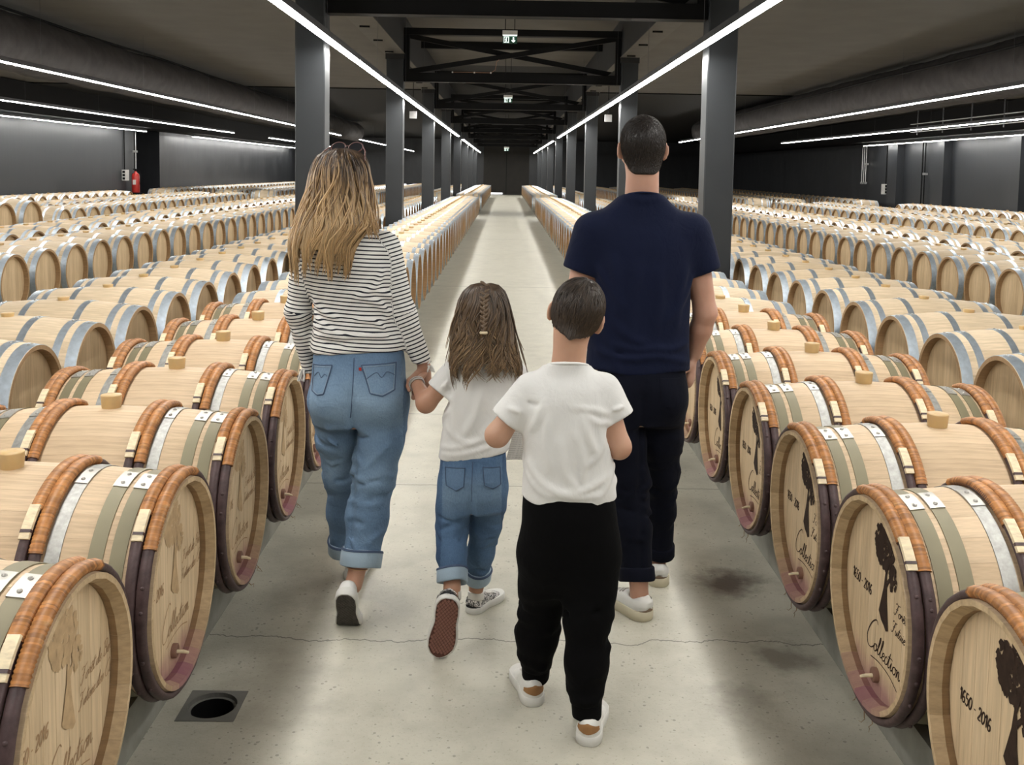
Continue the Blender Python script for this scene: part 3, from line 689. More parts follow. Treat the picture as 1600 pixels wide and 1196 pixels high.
def straw_mesh(seed, end):
    rg = np.random.default_rng(seed); b = MB()
    for _ in range(3):
        a = rg.uniform(2.7, 3.6); p = np.array(ringp(end*0.48, HR+0.012, a)); pts = [p]
        for k in range(4): p = p + np.array([end*rg.uniform(-0.006, 0.012), rg.normal(0, 0.012), rg.uniform(-0.022, 0.004)]); pts.append(p)
        b.tube(pts, [0.0014, 0.0012, 0.001, 0.0008, 0.0005], 4)
    return b.mesh('straw', [M['straw']])
STRAW = {e: straw_mesh(3+e, e) for e in (-1, 1)}

def wood_barrel(x, y, label, vis, deco, seed, straw):
    rg = np.random.default_rng(seed); wet = (0.25, 0.9, 0.75, 1.0, 0.8)[seed % 5]
    t_ = thing('wine_barrel', label, 'barrel', (x, y, AXZ), 0, 'wooden-hooped barrels along the aisle')
    for k in range(NST):
        o = link('stave', STAVES[k % 2], t_); ph = 2*PI*k/NST + 0.05; o.rotation_euler = (ph, 0, 0)
        st_ = max(0.0, 1-abs(ph-PI)/0.75)*wet; o.color = (1-min(1, st_*1.25), 1, 1, 1)
    for e in (-1, 1):
        for i in range(NB): link('head_board', BOARDS[e][i], t_)
        for i in range(3): link('metal_hoop', MH[e, i][0], t_); link('rivet_plate', MH[e, i][1], t_)
        for i in range(4):
            h = link('wood_hoop', WH[e, i]['rod'], t_, None, (rg.normal(0, 0.03), 0, 0))
            link('wicker_binding', WH[e, i]['wick'], h)
            if 'peg' in WH[e, i]: link('peg', WH[e, i]['peg'], h)
    p = link('spigot_plug', PLUG[vis][0], t_); link('spile', PLUG[vis][1], p)
    if straw: link('straw_fibres', STRAW[vis], t_)
    b_ = link('bung', BUNG_T, t_); b_.location = (0, 0, BR-0.002)
    if deco:
        for nm, me in DECO[vis]: link(nm, me, t_)
    t_.rotation_euler = (rg.normal(0, 0.012), 0, rg.normal(0, 0.006)); return t_

# ---- metal-hooped barrel: prototype meshes
def body_mesh(nst, nx, sub=2):
    b = MB(); rg = np.random.default_rng(3); xs = np.linspace(-BL/2, BL/2, nx); n = nst*sub
    P = [[ringp(x, rad(x), 2*PI*k/n) for k in range(n)] for x in xs]
    rn = [rg.uniform(0.02, 0.98) for _ in range(nst)]; R_ = []
    for i in range(nx-1):
        for j in range(n): R_.append(rn[j//sub])
    b.grid(P, 0, True, False, True, R_)
    for e, row in ((-1, P[0]), (1, P[-1])):
        x = e*BL/2; Q = [row, [ringp(x, HR-0.022, 2*PI*k/n) for k in range(n)], [ringp(x-e*HEAD_IN*1.2, HR-0.026, 2*PI*k/n) for k in range(n)]]
        if e < 0: Q = Q[::-1]
        b.grid(Q, 1, False, False, True)
    return b.mesh('body', [M['oak_pale'], M['oak_in2']])
def disc_mesh(e, n=40, nb=9):
    b = MB(); rg = np.random.default_rng(5); w = 2*HEAD_R/nb; x = e*(BL/2-HEAD_IN)
    for i in range(nb):
        ys = np.linspace(-HEAD_R+i*w, -HEAD_R+(i+1)*w, 4); zt = [math.sqrt(max(0, HEAD_R**2-y*y)) for y in ys]
        pts = [(x, y, z) for y, z in zip(ys, zt)] + [(x, y, -z) for y, z in zip(ys[::-1], zt[::-1])]
        if i == 0: pts = pts[1:]
        if e > 0: pts = pts[::-1]
        b.add(pts, [tuple(range(len(pts)))], 0, False, rg.uniform(0.02, 0.98))
    return b.mesh('head', [M['oak_head2']])
M['oak_in2'] = oak('oak_chime_plain', (0.34, 0.215, 0.11), 0, False, 0.8)
S_BODY = body_mesh(26, 11); S_HEAD = {e: disc_mesh(e) for e in (-1, 1)}
S_HX = ((0.430, 0.488), (0.352, 0.392), (0.150, 0.190))
S_HOOP = {(s, i): band_mesh('hoop', *sorted((s*a, s*c)), M['blue_steel'], 0.0025, 44) for i, (a, c) in enumerate(S_HX) for s in (-1, 1)}
def rivets_mesh(s, i):
    b = MB(); a, c = S_HX[i]; x = s*(a+c)/2
    for th in (-0.06, 0.06):
        cc = np.array(ringp(x, rad(x)+0.0025, th)); d = np.array(ringp(0, 1, th)); t1 = np.array((1., 0, 0)); t2 = np.cross(d, t1)
        P = [[tuple(cc + r*(t1*math.cos(q)+t2*math.sin(q)) + d*z) for q in np.linspace(0, 2*PI, 7)[:-1]] for r, z in ((0.008, 0), (0.006, 0.004))]
        b.grid(P, 0, True, False, True); b.add(P[-1], [tuple(range(6))])
    return b.mesh('rivets', [M['plate']])
S_RIV = {k: rivets_mesh(*k) for k in S_HOOP}
def joined(nst, nx, nh):     # all parts in one mesh for small copies
    b = MB(); rg = np.random.default_rng(9); xs = np.linspace(-BL/2, BL/2, nx)
    P = [[ringp(x, rad(x), 2*PI*k/nst) for k in range(nst)] for x in xs]
    b.grid(P, 0, True, False, True, list(rg.uniform(0.02, 0.98, nst))*(nx-1))
    for e, row in ((-1, P[0]), (1, P[-1])):
        x = e*BL/2; Q = [row, [ringp(x, HR-0.024, 2*PI*k/nst) for k in range(nst)], [ringp(x-e*HEAD_IN, HR-0.026, 2*PI*k/nst) for k in range(nst)]]
        if e < 0: Q = Q[::-1]
        b.grid(Q, 1, False, False, True); last = Q[0] if e < 0 else Q[-1]
        b.add(last, [tuple(range(nst))[::-1] if e < 0 else tuple(range(nst))], 2, False, 0.4)
    for (a, c) in S_HX:
        for s in (-1, 1):
            xa, xc = sorted((s*a, s*c))
            b.grid([[ringp(xx, rad(xx)+d, 2*PI*k/nh) for k in range(nh)] for xx, d in ((xa, 0), (xa, 0.004), (xc, 0.004), (xc, 0))], 3, False, False, True)
    nb = 8; r = 0.036
    b.grid([[(r*math.cos(2*PI*k/nb), r*math.sin(2*PI*k/nb), BR+z) for k in range(nb)] for z in (-0.01, 0.022)], 4, True, False, True)
    b.add([(r*math.cos(2*PI*k/nb), r*math.sin(2*PI*k/nb), BR+0.022) for k in range(nb)], [tuple(range(nb))], 4)
    return b
SM = [M['oak_pale'], M['oak_in2'], M['oak_head2'], M['blue_steel'], M['bung']]
J_MID = joined(26, 7, 26).mesh('barrel_mid', SM); J_LOW = joined(18, 5, 18)

def steel_barrel(x, y, label, detail, scale=1.0, z=None, group='steel-hooped barrels'):
    rg = np.random.default_rng(int(abs(x*1000)+y*77) % 100000)
    rot = (rg.normal(0, 0.03), 0, rg.normal(0, 0.008))
    if detail == 0:
        o = link('wine_barrel', J_MID, None, (x, y, AXZ if z is None else z), rot); o.scale = (scale,)*3
        return tag(o, label, 'barrel', group)
    t_ = thing('wine_barrel', label, 'barrel', (x, y, AXZ if z is None else z), 0, group); t_.rotation_euler = rot; t_.scale = (scale,)*3
    link('body', S_BODY, t_)
    for e in (-1, 1):
        link('head', S_HEAD[e], t_)
        for i in range(3):
            h = link('hoop', S_HOOP[e, i], t_)
            if detail > 1: link('rivets', S_RIV[e, i], h)
    o = link('bung', BUNG_S, t_); o.location = (0, 0, BR-0.003)
    return t_

# ---- kerbs the barrels rest on
ROWS_L = [-1.38, -2.77, -5.25, -6.63, -9.15, -10.52, -13.05]
ROWS_R = [1.51, 3.00, 5.57, 6.95, 9.60, 10.98, 13.75]
A0, A1, B0, B1 = 1.0, 34.2, 37.6, 62.5          # near and far block of rows
nk = 0
for rows in (ROWS_L, ROWS_R):
    for a, c in ((0, 1), (2, 3), (4, 5), (6, 6)):
        xs = sorted((rows[a], rows[c])); b = MB()
        for ya, yb in ((YB+0.1, A1+0.2), (B0-0.4, B1+0.2)):
            b.box(xs[0]-0.36, xs[1]+0.36, ya, yb, 0, KERB)
        nk += 1
        struct('trim_%d' % (nk+1), b, M['kerb'], 'low concrete kerb carrying the barrel rows')

# ---- wooden-hooped barrels next to the aisle
Y_L, Y_R = 2.055, 1.975
for k in range(7):
    pl = 'nearest to the camera' if k == 0 else ordinal(k+1)+' nearest to the camera'
    wood_barrel(ROWS_L[0], Y_L+k*PITCH_Y, 'oak barrel with dark wooden hoops in the left aisle row, %s' % pl, 1, k < 5, 100+k, k in (2, 3))
    wood_barrel(ROWS_R[0], Y_R+k*PITCH_Y, 'oak barrel with dark wooden hoops in the right aisle row, %s' % pl, -1, k < 5, 200+k, k in (1, 2, 3))

# ---- steel-hooped barrels
ROWNAME = ['aisle row', 'second row', 'third row', 'fourth row', 'fifth row', 'sixth row', 'wall row']
START = {('L', 0): Y_L+7*PITCH_Y, ('R', 0): Y_R+7*PITCH_Y, ('L', 1): 4.12, ('R', 1): 4.22, ('L', 2): 8.95, ('R', 2): 9.17}
spots = []
for sd, rows in (('L', ROWS_L), ('R', ROWS_R)):
    for r, x in enumerate(rows):
        y0 = START.get((sd, r), 4.0 + 0.23*r); ys = []
        y0 = y0 if r == 0 else y0 - PITCH_Y*int((y0-1.2)/PITCH_Y)
        y = y0
        while y < A1-0.35: ys.append(y); y += PITCH_Y
        y = B0 + 0.36
        while y < B1-0.35: ys.append(y); y += PITCH_Y
        for y in ys:
            # leave out what lies left or right of the view
            cx = 788 + FOCAL*x/y
            if abs(x)*FOCAL/y > 812 + FOCAL*0.75/y: continue
            if sd == 'L' and r == 4 and 15.0 < y < 18.95: continue
            spots.append([sd, r, x, y])
cnt = {}
for s in spots:
    key = (s[0], s[1], s[3] > 36); cnt[key] = cnt.get(key, 0)+1; s.append(cnt[key]); s.append(key)
def show(s):       # how large and how open it stands
    sd, r, x, y = s[:4]; d = math.hypot(x, y)
    return (1.0/d**2)*(1.0 if r in (0, 1, 2, 4) else 0.7)
order = sorted(range(len(spots)), key=lambda i: -show(spots[i]))
single = set(order[:296]); detailed = set(order[:150]); fine = set(order[:60])
stuff_at = []
for i, s in enumerate(spots):
    sd, r, x, y, n, key = s
    if i in single:
        side = 'left' if sd == 'L' else 'right'
        where = 'far block' if y > 36 else 'near block'
        off = 7 if r == 0 and y < 36 else 0
        lab = 'steel-hooped oak barrel, %s from the front in the %s %s, %s' % (ordinal(n+off), side, ROWNAME[r], where)
        steel_barrel(x, y, lab, 2 if i in fine else (1 if i in detailed else 0))
    else: stuff_at.append((x, y))
# two larger barrels standing a little higher among the left rows
for k, (x, y) in enumerate(((-9.30, 17.25), (-9.30, 18.25))):
    steel_barrel(x, y, 'larger steel-hooped barrel standing proud among the left rows, %s' % ('front of two' if k == 0 else 'rear of two'), 1, 1.32, KERB+BR*1.32, 'large barrels on the left')
# every farther barrel, past the countable ones
V = np.array(J_LOW.v); nv = len(V); allv = []; allf = []; allm = []; alls = []; allr = []
rg = np.random.default_rng(4)
for k, (x, y) in enumerate(stuff_at):
    a = rg.normal(0, 0.05); c, s = math.cos(a), math.sin(a)
    W = V.copy(); W[:, 1], W[:, 2] = V[:, 1]*c - V[:, 2]*s, V[:, 1]*s + V[:, 2]*c
    allv.append(W + np.array([x, y, AXZ])); off = k*nv; j = rg.uniform(0, 1)
    allf.extend([tuple(i+off for i in f) for f in J_LOW.f]); allm.extend(J_LOW.m); alls.extend(J_LOW.s); allr.extend([(q+j) % 1 for q in J_LOW.r])
if stuff_at:
    me = bpy.data.meshes.new('distant_barrels'); me.from_pydata(np.concatenate(allv).tolist(), [], allf)
    for m in SM: me.materials.append(m)
    me.polygons.foreach_set('material_index', allm); me.polygons.foreach_set('use_smooth', alls)
    at = me.attributes.new('rnd', 'FLOAT', 'FACE'); at.data.foreach_set('value', allr); me.update()
    tag(link('distant_barrels', me), 'mass of distant oak barrels filling the rows far behind', 'barrels', None, 'stuff')

# ================================================================== PEOPLE: implicit surfaces meshed with surface nets
def A3(p): return np.asarray(p, float)
def nrm(v): v = A3(v); return v/np.linalg.norm(v)
def rc(p, a, b, ra, rb):
    a, b = A3(a), A3(b); ba = b-a; pa = p-a
    h = np.clip(pa@ba/max(ba@ba, 1e-9), 0, 1)
    return np.linalg.norm(pa-h[:, None]*ba, axis=1) - (ra+(rb-ra)*h)
def rce(p, a, b, ra, rb, n, k):           # flattened along n
    n = nrm(n)
    def sq(q): q = np.atleast_2d(A3(q)); return q + (q@n)[:, None]*n*(1/k-1)
    return rc(sq(p), sq(a)[0], sq(b)[0], ra, rb)*0.8
def ell(p, c, r):
    q = (p-A3(c)); r = A3(r); k0 = np.linalg.norm(q/r, axis=1); k1 = np.linalg.norm(q/(r*r), axis=1)+1e-9
    return k0*(k0-1)/k1
def smin(a, b, k):
    h = np.clip(0.5+0.5*(b-a)/k, 0, 1); return b+(a-b)*h - k*h*(1-h)
def smax(a, b, k): return -smin(-a, -b, k)
def chain(p, pts, rs, k=0.03):
    d = None
    for i in range(len(pts)-1):
        q = rc(p, pts[i], pts[i+1], rs[i], rs[i+1]); d = q if d is None else smin(d, q, k)
    return d
def stack(p, sl, ex=2.3, grow=0.0, caps=True):
    sl = sorted(sl); Z = np.array([s[0] for s in sl]); T = np.array([s[1:] for s in sl])
    zz = np.linspace(Z[0], Z[-1], 64); V_ = np.stack([np.interp(zz, Z, T[:, i]) for i in range(4)], 1)
    for _ in range(3): V_[1:-1] = 0.25*V_[:-2]+0.5*V_[1:-1]+0.25*V_[2:]
    z = p[:, 2]; cx, cy, rx, ry = [np.interp(z, zz, V_[:, i]) for i in range(4)]
    rx = rx+grow; ry = ry+grow
    q = (np.abs((p[:, 0]-cx)/rx)**ex + np.abs((p[:, 1]-cy)/ry)**ex)**(1/ex)
    d = (q-1)*np.minimum(rx, ry)
    return smax(d, np.maximum(Z[0]-z, z-Z[-1]), 0.01) if caps else d
def ridges(p, R_):                        # cloth folds: (a, b, width, height) or (points, width, height)
    s = np.zeros(len(p)); X = p[:, 0]; srt = len(X) > 50 and bool((X[1:] >= X[:-1]-1e-9).all())
    for f in R_:
        P, w, h = (np.array(f[:2], float), f[2], f[3]) if len(f) == 4 else (np.array(f[0], float), f[1], f[2])
        lo, hi = P.min(0)-3*w, P.max(0)+3*w
        i0, i1 = np.searchsorted(X, [lo[0], hi[0]]) if srt else (0, len(X))
        if i1 <= i0: continue
        q = p[i0:i1]; m = np.flatnonzero((q[:, 2] > lo[2]) & (q[:, 2] < hi[2]) & (q[:, 1] > lo[1]) & (q[:, 1] < hi[1]))
        if not len(m): continue
        q = q[m]; best = np.full(len(q), 1e9); tb = np.zeros(len(q)); n = len(P)-1
        for k in range(n):
            ba = P[k+1]-P[k]; pa = q-P[k]; t = np.clip(pa@ba/(ba@ba+1e-12), 0, 1); d2 = ((pa-t[:, None]*ba)**2).sum(1); u = d2 < best; best[u] = d2[u]; tb[u] = (k+t[u])/n
        s[i0+m] += 2.7*h*np.exp(-best/(0.75*w*w))*np.sin(np.clip(tb*0.92+0.04, 0, 1)*PI)**0.6
    return s
def wav(p, seed, amp, freq):              # gentle uneven surface
    rg = np.random.default_rng(seed); s = 0
    for _ in range(5):
        k = rg.normal(0, 1, 3)*freq; s = s+np.sin(p@k+rg.uniform(0, 6))
    return amp*s/2.2
def surfnet(fn, lo, hi, h):
    lo, hi = A3(lo), A3(hi); n = np.ceil((hi-lo)/h/4).astype(int)*4+1
    ax = [lo[i]+h*np.arange(n[i]) for i in range(3)]
    nc = (n-1)//4+1; ca = [a[::4] for a in ax]
    G = np.stack(np.meshgrid(*ca, indexing='ij'), -1).reshape(-1, 3); dc = fn(G).reshape(nc)
    near = np.abs(dc) < 4*h*1.9
    F = np.repeat(np.repeat(np.repeat(dc, 4, 0), 4, 1), 4, 2)[:n[0], :n[1], :n[2]].copy()
    # dilate: a fine point is evaluated when one of the coarse nodes around it is near
    Nn = near.copy()
    for a in range(3):
        s1 = np.roll(Nn, 1, a); s2 = np.roll(Nn, -1, a); Nn = Nn | s1 | s2
    mk = np.repeat(np.repeat(np.repeat(Nn, 4, 0), 4, 1), 4, 2)[:n[0], :n[1], :n[2]]
    I = np.argwhere(mk); F[mk] = fn(lo+h*I)
    S = F < 0; c = S[:-1, :-1, :-1]; allv = np.ones_like(c); anyv = np.zeros_like(c)
    for dx in (0, 1):
        for dy in (0, 1):
            for dz in (0, 1):
                q = S[dx:S.shape[0]-1+dx, dy:S.shape[1]-1+dy, dz:S.shape[2]-1+dz]; allv &= q; anyv |= q
    act = anyv & ~allv; C = np.argwhere(act); vid = -np.ones(act.shape, int); vid[act] = np.arange(len(C))
    acc = np.zeros((len(C), 3)); num = np.zeros(len(C))
    cs = [(i, j, k) for i in (0, 1) for j in (0, 1) for k in (0, 1)]
    for a in cs:
        for ax_ in range(3):
            if a[ax_]: continue
            b = list(a); b[ax_] = 1
            f0 = F[C[:, 0]+a[0], C[:, 1]+a[1], C[:, 2]+a[2]]; f1 = F[C[:, 0]+b[0], C[:, 1]+b[1], C[:, 2]+b[2]]
            m = (f0 < 0) != (f1 < 0); t = np.where(m, f0/np.where(f0 == f1, 1, f0-f1), 0)
            P = np.array(a)[None]+t[:, None]*(np.array(b)-np.array(a))[None]
            acc[m] += P[m]; num[m] += 1
    Vv = lo+h*(C+acc/np.maximum(num, 1)[:, None]); quads = []
    for ax_ in range(3):
        o1, o2 = [(1, 2), (2, 0), (0, 1)][ax_]
        s0 = [slice(None)]*3; s1 = [slice(None)]*3; s0[ax_] = slice(0, -1); s1[ax_] = slice(1, None)
        d = S[tuple(s0)].astype(int)-S[tuple(s1)].astype(int); E = np.argwhere(d != 0); sg = d[d != 0]
        ok = (E[:, o1] > 0) & (E[:, o2] > 0) & (E[:, o1] < act.shape[o1]) & (E[:, o2] < act.shape[o2]); E, sg = E[ok], sg[ok]
        def cell(da, db):
            q = E.copy(); q[:, o1] -= da; q[:, o2] -= db; return vid[q[:, 0], q[:, 1], q[:, 2]]
        Q = np.stack([cell(0, 0), cell(1, 0), cell(1, 1), cell(0, 1)], 1); ok = (Q >= 0).all(1); Q, sg = Q[ok], sg[ok]
        Q[sg < 0] = Q[sg < 0][:, ::-1]
        quads.append(Q)
    Q = np.concatenate(quads)
    # light smoothing
    I0 = np.concatenate([Q[:, i] for i in range(4)]*2); I1 = np.concatenate([Q[:, (i+1) % 4] for i in range(4)]+[Q[:, (i-1) % 4] for i in range(4)])
    k = np.maximum(np.bincount(I0, minlength=len(Vv)), 1)
    for _ in range(2):
        s = np.stack([np.bincount(I0, Vv[I1, a], len(Vv)) for a in range(3)], 1)
        Vv = 0.5*Vv+0.5*s/k[:, None]
    return Vv, Q
def sdf_obj(name, fn, lo, hi, h, mats, parent, base, attr=None, matfn=None, extra=None):
    V_, Q = surfnet(fn, lo, hi, h)
    if extra:
        for e in extra:
            V2, Q2 = surfnet(*e); Q = np.concatenate([Q, Q2+len(V_)]); V_ = np.concatenate([V_, V2])
    me = bpy.data.meshes.new(name); me.vertices.add(len(V_)); me.vertices.foreach_set('co', (V_-base).ravel())
    me.loops.add(len(Q)*4); me.loops.foreach_set('vertex_index', Q.ravel().astype(np.int32))
    me.polygons.add(len(Q)); me.polygons.foreach_set('loop_start', np.arange(len(Q), dtype=np.int32)*4)
    me.polygons.foreach_set('use_smooth', np.ones(len(Q), bool))
    for m in (mats if isinstance(mats, list) else [mats]): me.materials.append(m)
    if matfn is not None: me.polygons.foreach_set('material_index', matfn(V_[Q].mean(1)).astype(np.int32))
    me.update(calc_edges=True); me.validate()
    if attr is not None:
        for k, f in attr.items():
            a = me.attributes.new(k, 'FLOAT', 'POINT'); a.data.foreach_set('value', f(V_).astype(np.float32))
    return link(name, me, parent)
def surf_y(fn, x, z, y0, y1, n=90):      # first hit of the surface going from y0 towards y1
    ys = np.linspace(y0, y1, n); x, z = np.broadcast_arrays(A3(x), A3(z)); out = np.full(x.shape, np.nan)
    P = np.stack([np.repeat(x.ravel()[:, None], n, 1), np.repeat(ys[None], x.size, 0), np.repeat(z.ravel()[:, None], n, 1)], -1)
    d = fn(P.reshape(-1, 3)).reshape(x.size, n); k = (d < 0).argmax(1); res = ys[k].copy()
    km = np.maximum(k-1, 0); d0 = d[np.arange(x.size), km]; d1 = d[np.arange(x.size), k]; t = np.where(d0 != d1, d0/(d0-d1+1e-12), 0)
    res = ys[km]+(ys[k]-ys[km])*np.clip(t, 0, 1); res[(d >= 0).all(1)] = np.nan
    return res.reshape(x.shape)
def patch(name, fn, outline, y0, y1, off, mat, parent, base, nu=10, nv=10):   # cloth patch on a garment, outline = 4 corner quad (x, z) or 5 with a point
    c = np.array(outline, float); P = np.zeros((nu, nv, 3))
    for i in range(nu):
        for j in range(nv):
            u, v = i/(nu-1), j/(nv-1)
            top = c[0]*(1-u)+c[1]*u
            if len(c) == 5: bot = c[4]*(1-2*u)+c[3]*2*u if u < 0.5 else c[3]*(2-2*u)+c[2]*(2*u-1)
            else: bot = c[3]*(1-u)+c[2]*u
            q = top*(1-v)+bot*v; P[i, j] = (q[0], 0, q[1])
    y = surf_y(fn, P[..., 0], P[..., 2], y0, y1); m = np.nanmean(y); y = np.where(np.isnan(y), m, y); P[..., 1] = y-off*np.sign(y1-y0)
    b = MB(); b.grid(P-base, 0, True); Rm = P.copy(); Rm[..., 1] = y+0.006*np.sign(y1-y0)
    ed = [(P[0], Rm[0]), (P[-1], Rm[-1]), (P[:, 0], Rm[:, 0]), (P[:, -1], Rm[:, -1])]
    for a, r in ed: b.grid(np.stack([a, r])-base, 0, False)
    o = b.obj(name, mat, parent); at = o.data.attributes.new('fade', 'FLOAT', 'POINT'); at.data.foreach_set('value', np.full(len(o.data.vertices), 0.52, np.float32)); return o
def seam(fn, pts, y0, y1, off, r, mat, parent, base, name='stitching', n=24):
    pts = smooth_line(pts, 6) if len(pts) > 2 else np.linspace(pts[0], pts[1], n)
    y = surf_y(fn, pts[:, 0], pts[:, 1], y0, y1); ok = ~np.isnan(y)
    if ok.sum() < 3: return None
    P = np.stack([pts[:, 0], y-off*np.sign(y1-y0), pts[:, 1]], 1)[ok]-base
    b = MB(); b.tube(P, r, 5); return b.obj(name, mat, parent)

# ---- head, in its own frame (face towards +y), s scales a 0.23 m head
class Head:
    def __init__(s, c, size, yaw=0, pitch=0, roll=0, ear=1.0):
        s.c = A3(c); s.s = size/0.23; s.ear = ear
        s.R = np.array(Matrix.Rotation(yaw, 3, 'Z') @ Matrix.Rotation(roll, 3, 'Y') @ Matrix.Rotation(pitch, 3, 'X'))
    def loc(s, p): return ((p-s.c)@s.R)/s.s
    def world(s, q): return (A3(q)*s.s)@s.R.T + s.c
    def skull(s, q): return smin(ell(q, (0, -0.014, 0.030), (0.074, 0.094, 0.087)), ell(q, (0, 0.030, -0.045), (0.054, 0.062, 0.072)), 0.04)
    def scalp(s, q): return smin(s.skull(q), rc(q, (0, -0.024, -0.02), (0, -0.036, -0.17), 0.056, 0.056), 0.03)
    def field(s, p):
        q = s.loc(p); d = s.skull(q)
        d = smin(d, rc(q, (0, 0.088, 0.004), (0, 0.106, -0.028), 0.006, 0.012), 0.014)
        d = smin(d, ell(q, (0, 0.083, -0.082), (0.024, 0.02, 0.02)), 0.02)
        for sx in (-1, 1):
            d = smax(d, -ell(q, (sx*0.031, 0.098, 0.004), (0.019, 0.014, 0.012)), 0.012)
            d = smin(d, ell(q, (sx*0.031, 0.079, 0.004), (0.0125, 0.0125, 0.0125)), 0.003)
            d = smin(d, ell(q, (sx*0.042, 0.070, -0.03), (0.022, 0.02, 0.02)), 0.02)
            # ear: tilted shell with a hollow
            e = q-np.array((sx*0.082, -0.010, -0.002)); e = np.stack([e[:, 0]*0.80+sx*e[:, 1]*0.60, -sx*e[:, 0]*0.60+e[:, 1]*0.80, e[:, 2]], 1)
            o = ell(e, (0, 0, 0), (0.009, 0.019, 0.032*s.ear)); o = smax(o, -ell(e, (sx*0.010, 0.003, 0.004), (0.007, 0.011, 0.020)), 0.005)
            o = smin(o, ell(e, (0, 0.004, -0.024), (0.007, 0.011, 0.011)), 0.008)
            d = smin(d, o, 0.006)
        d = smax(d, -rc(q, (-0.018, 0.094, -0.061), (0.018, 0.094, -0.061), 0.0025, 0.0025), 0.004)
        return d*s.s
def hand_field(w, d, n, right_thumb, curl, sc=1.0, spread=0.0):
    d, n = nrm(d), A3(n); n = nrm(n-d*(n@d)); t = np.cross(d, n)*right_thumb; w = A3(w)
    segs = []
    for off, L_, r in ((0.030, 0.070, 0.0088), (0.010, 0.079, 0.0092), (-0.011, 0.073, 0.0088), (-0.031, 0.057, 0.0078)):
        p = w+(0.083*d+off*t)*sc; a = 0.0
        for k, fr in enumerate((0.46, 0.30, 0.24)):
            a += curl*(0.55, 1.0, 0.8)[k]; q = p+(d*math.cos(a)+n*math.sin(a)+t*spread*off*8)*L_*fr*sc
            segs.append((p, q, r*sc*(1-0.1*k), r*sc*(0.9-0.1*k))); p = q
    tb = w+(0.022*d+0.026*t+0.006*n)*sc; t1 = tb+(0.5*d+0.62*t+0.3*n)*0.046*sc; t2 = t1+nrm(0.8*d+0.1*t+0.6*n*(0.4+curl))*0.030*sc; t3 = t2+nrm(0.75*d-0.25*t+0.6*n*(0.4+curl))*0.024*sc
    def f(p):
        x = rce(p, w-0.012*d*sc, w+0.076*d*sc, 0.026*sc, 0.040*sc, n, 0.46)
        for a, b, ra, rb in segs: x = smin(x, rc(p, a, b, ra, rb), 0.006*sc)
        x = smin(x, rc(p, tb, t1, 0.016*sc, 0.011*sc), 0.014*sc); x = smin(x, rc(p, t1, t2, 0.0105*sc, 0.0095*sc), 0.004*sc); return smin(x, rc(p, t2, t3, 0.0095*sc, 0.0075*sc), 0.004*sc)
    f.tips = [s[1] for s in segs]; f.center = w+0.09*sc*d
    return f

# ---- materials of the clothes
def cloth(name, c, rough=0.85, var=0.1, weave=900, bump=0.12, sheen=0.15, broad=5.0, spec=0.25):
    t = NT(name); n = t.noise(t.coord((broad,)*3), 1, 3, 0.5); w = t.noise(t.coord((weave, weave, weave)), 1, 2)
    t.color(t.ramp(n, [(0.25, tuple(x*(1-var) for x in c)), (0.75, tuple(min(1, x*(1+var)) for x in c))])); t.bump(t.math('ADD', t.math('MULTIPLY', w, 0.12), t.math('MULTIPLY', t.noise(t.coord((16, 16, 11)), 1, 4, 0.55, 1.2), 1.6)), bump*2.2, 0.010)
    t.set(rough, 0, spec); t.b.inputs['Sheen Weight'].default_value = sheen; return t.m
def denim(name, lo, mid, hi):
    t = NT(name); n = t.noise(t.coord((7, 7, 4)), 1, 4, 0.6); fine = t.noise(t.coord((260, 260, 90)), 1, 3, 0.7); at = t.n('ShaderNodeAttribute', attribute_name='fade')
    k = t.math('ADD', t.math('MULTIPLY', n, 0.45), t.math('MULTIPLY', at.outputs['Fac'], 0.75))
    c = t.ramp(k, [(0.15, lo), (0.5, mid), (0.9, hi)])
    c = t.mix(0.35, c, t.mix(1.0, c, t.ramp(fine, [(0.3, (0.55, 0.55, 0.6)), (0.7, (1.25, 1.25, 1.2))]), 'MULTIPLY'))
    t.color(c); t.bump(t.math('ADD', t.math('MULTIPLY', fine, 0.25), t.math('MULTIPLY', t.noise(t.coord((15, 15, 20)), 1, 4, 0.55, 1.4), 1.6)), 0.30, 0.010); return t.set(0.85, 0, 0.2)
def stripes():
    t = NT('striped_jersey'); at = t.n('ShaderNodeAttribute', attribute_name='vcoord')
    fr = t.math('FRACT', t.math('MULTIPLY', at.outputs['Fac'], 1/0.0146)); f = t.math('LESS_THAN', fr, 0.33)
    w = t.noise(t.coord((30, 30, 30)), 1, 3)
    t.color(t.mix(f, (0.73, 0.715, 0.68), (0.018, 0.019, 0.028))); t.bump(w, 0.12, 0.004); return t.set(0.9, 0, 0.2)
def skin(name, c):
    t = NT(name); n = t.noise(t.coord((9, 9, 9)), 1, 4); f = t.noise(t.coord((160, 160, 160)), 1, 2)
    t.color(t.ramp(n, [(0.25, (c[0]*0.9, c[1]*0.84, c[2]*0.82)), (0.75, (c[0]*1.08, c[1]*1.1, c[2]*1.1))])); t.bump(f, 0.05, 0.002)
    t.set(0.5, 0, 0.4); t.b.inputs['Subsurface Weight'].default_value = 0.12; t.b.inputs['Subsurface Radius'].default_value = (0.012, 0.005, 0.003); t.b.inputs['Subsurface Scale'].default_value = 1.0; return t.m
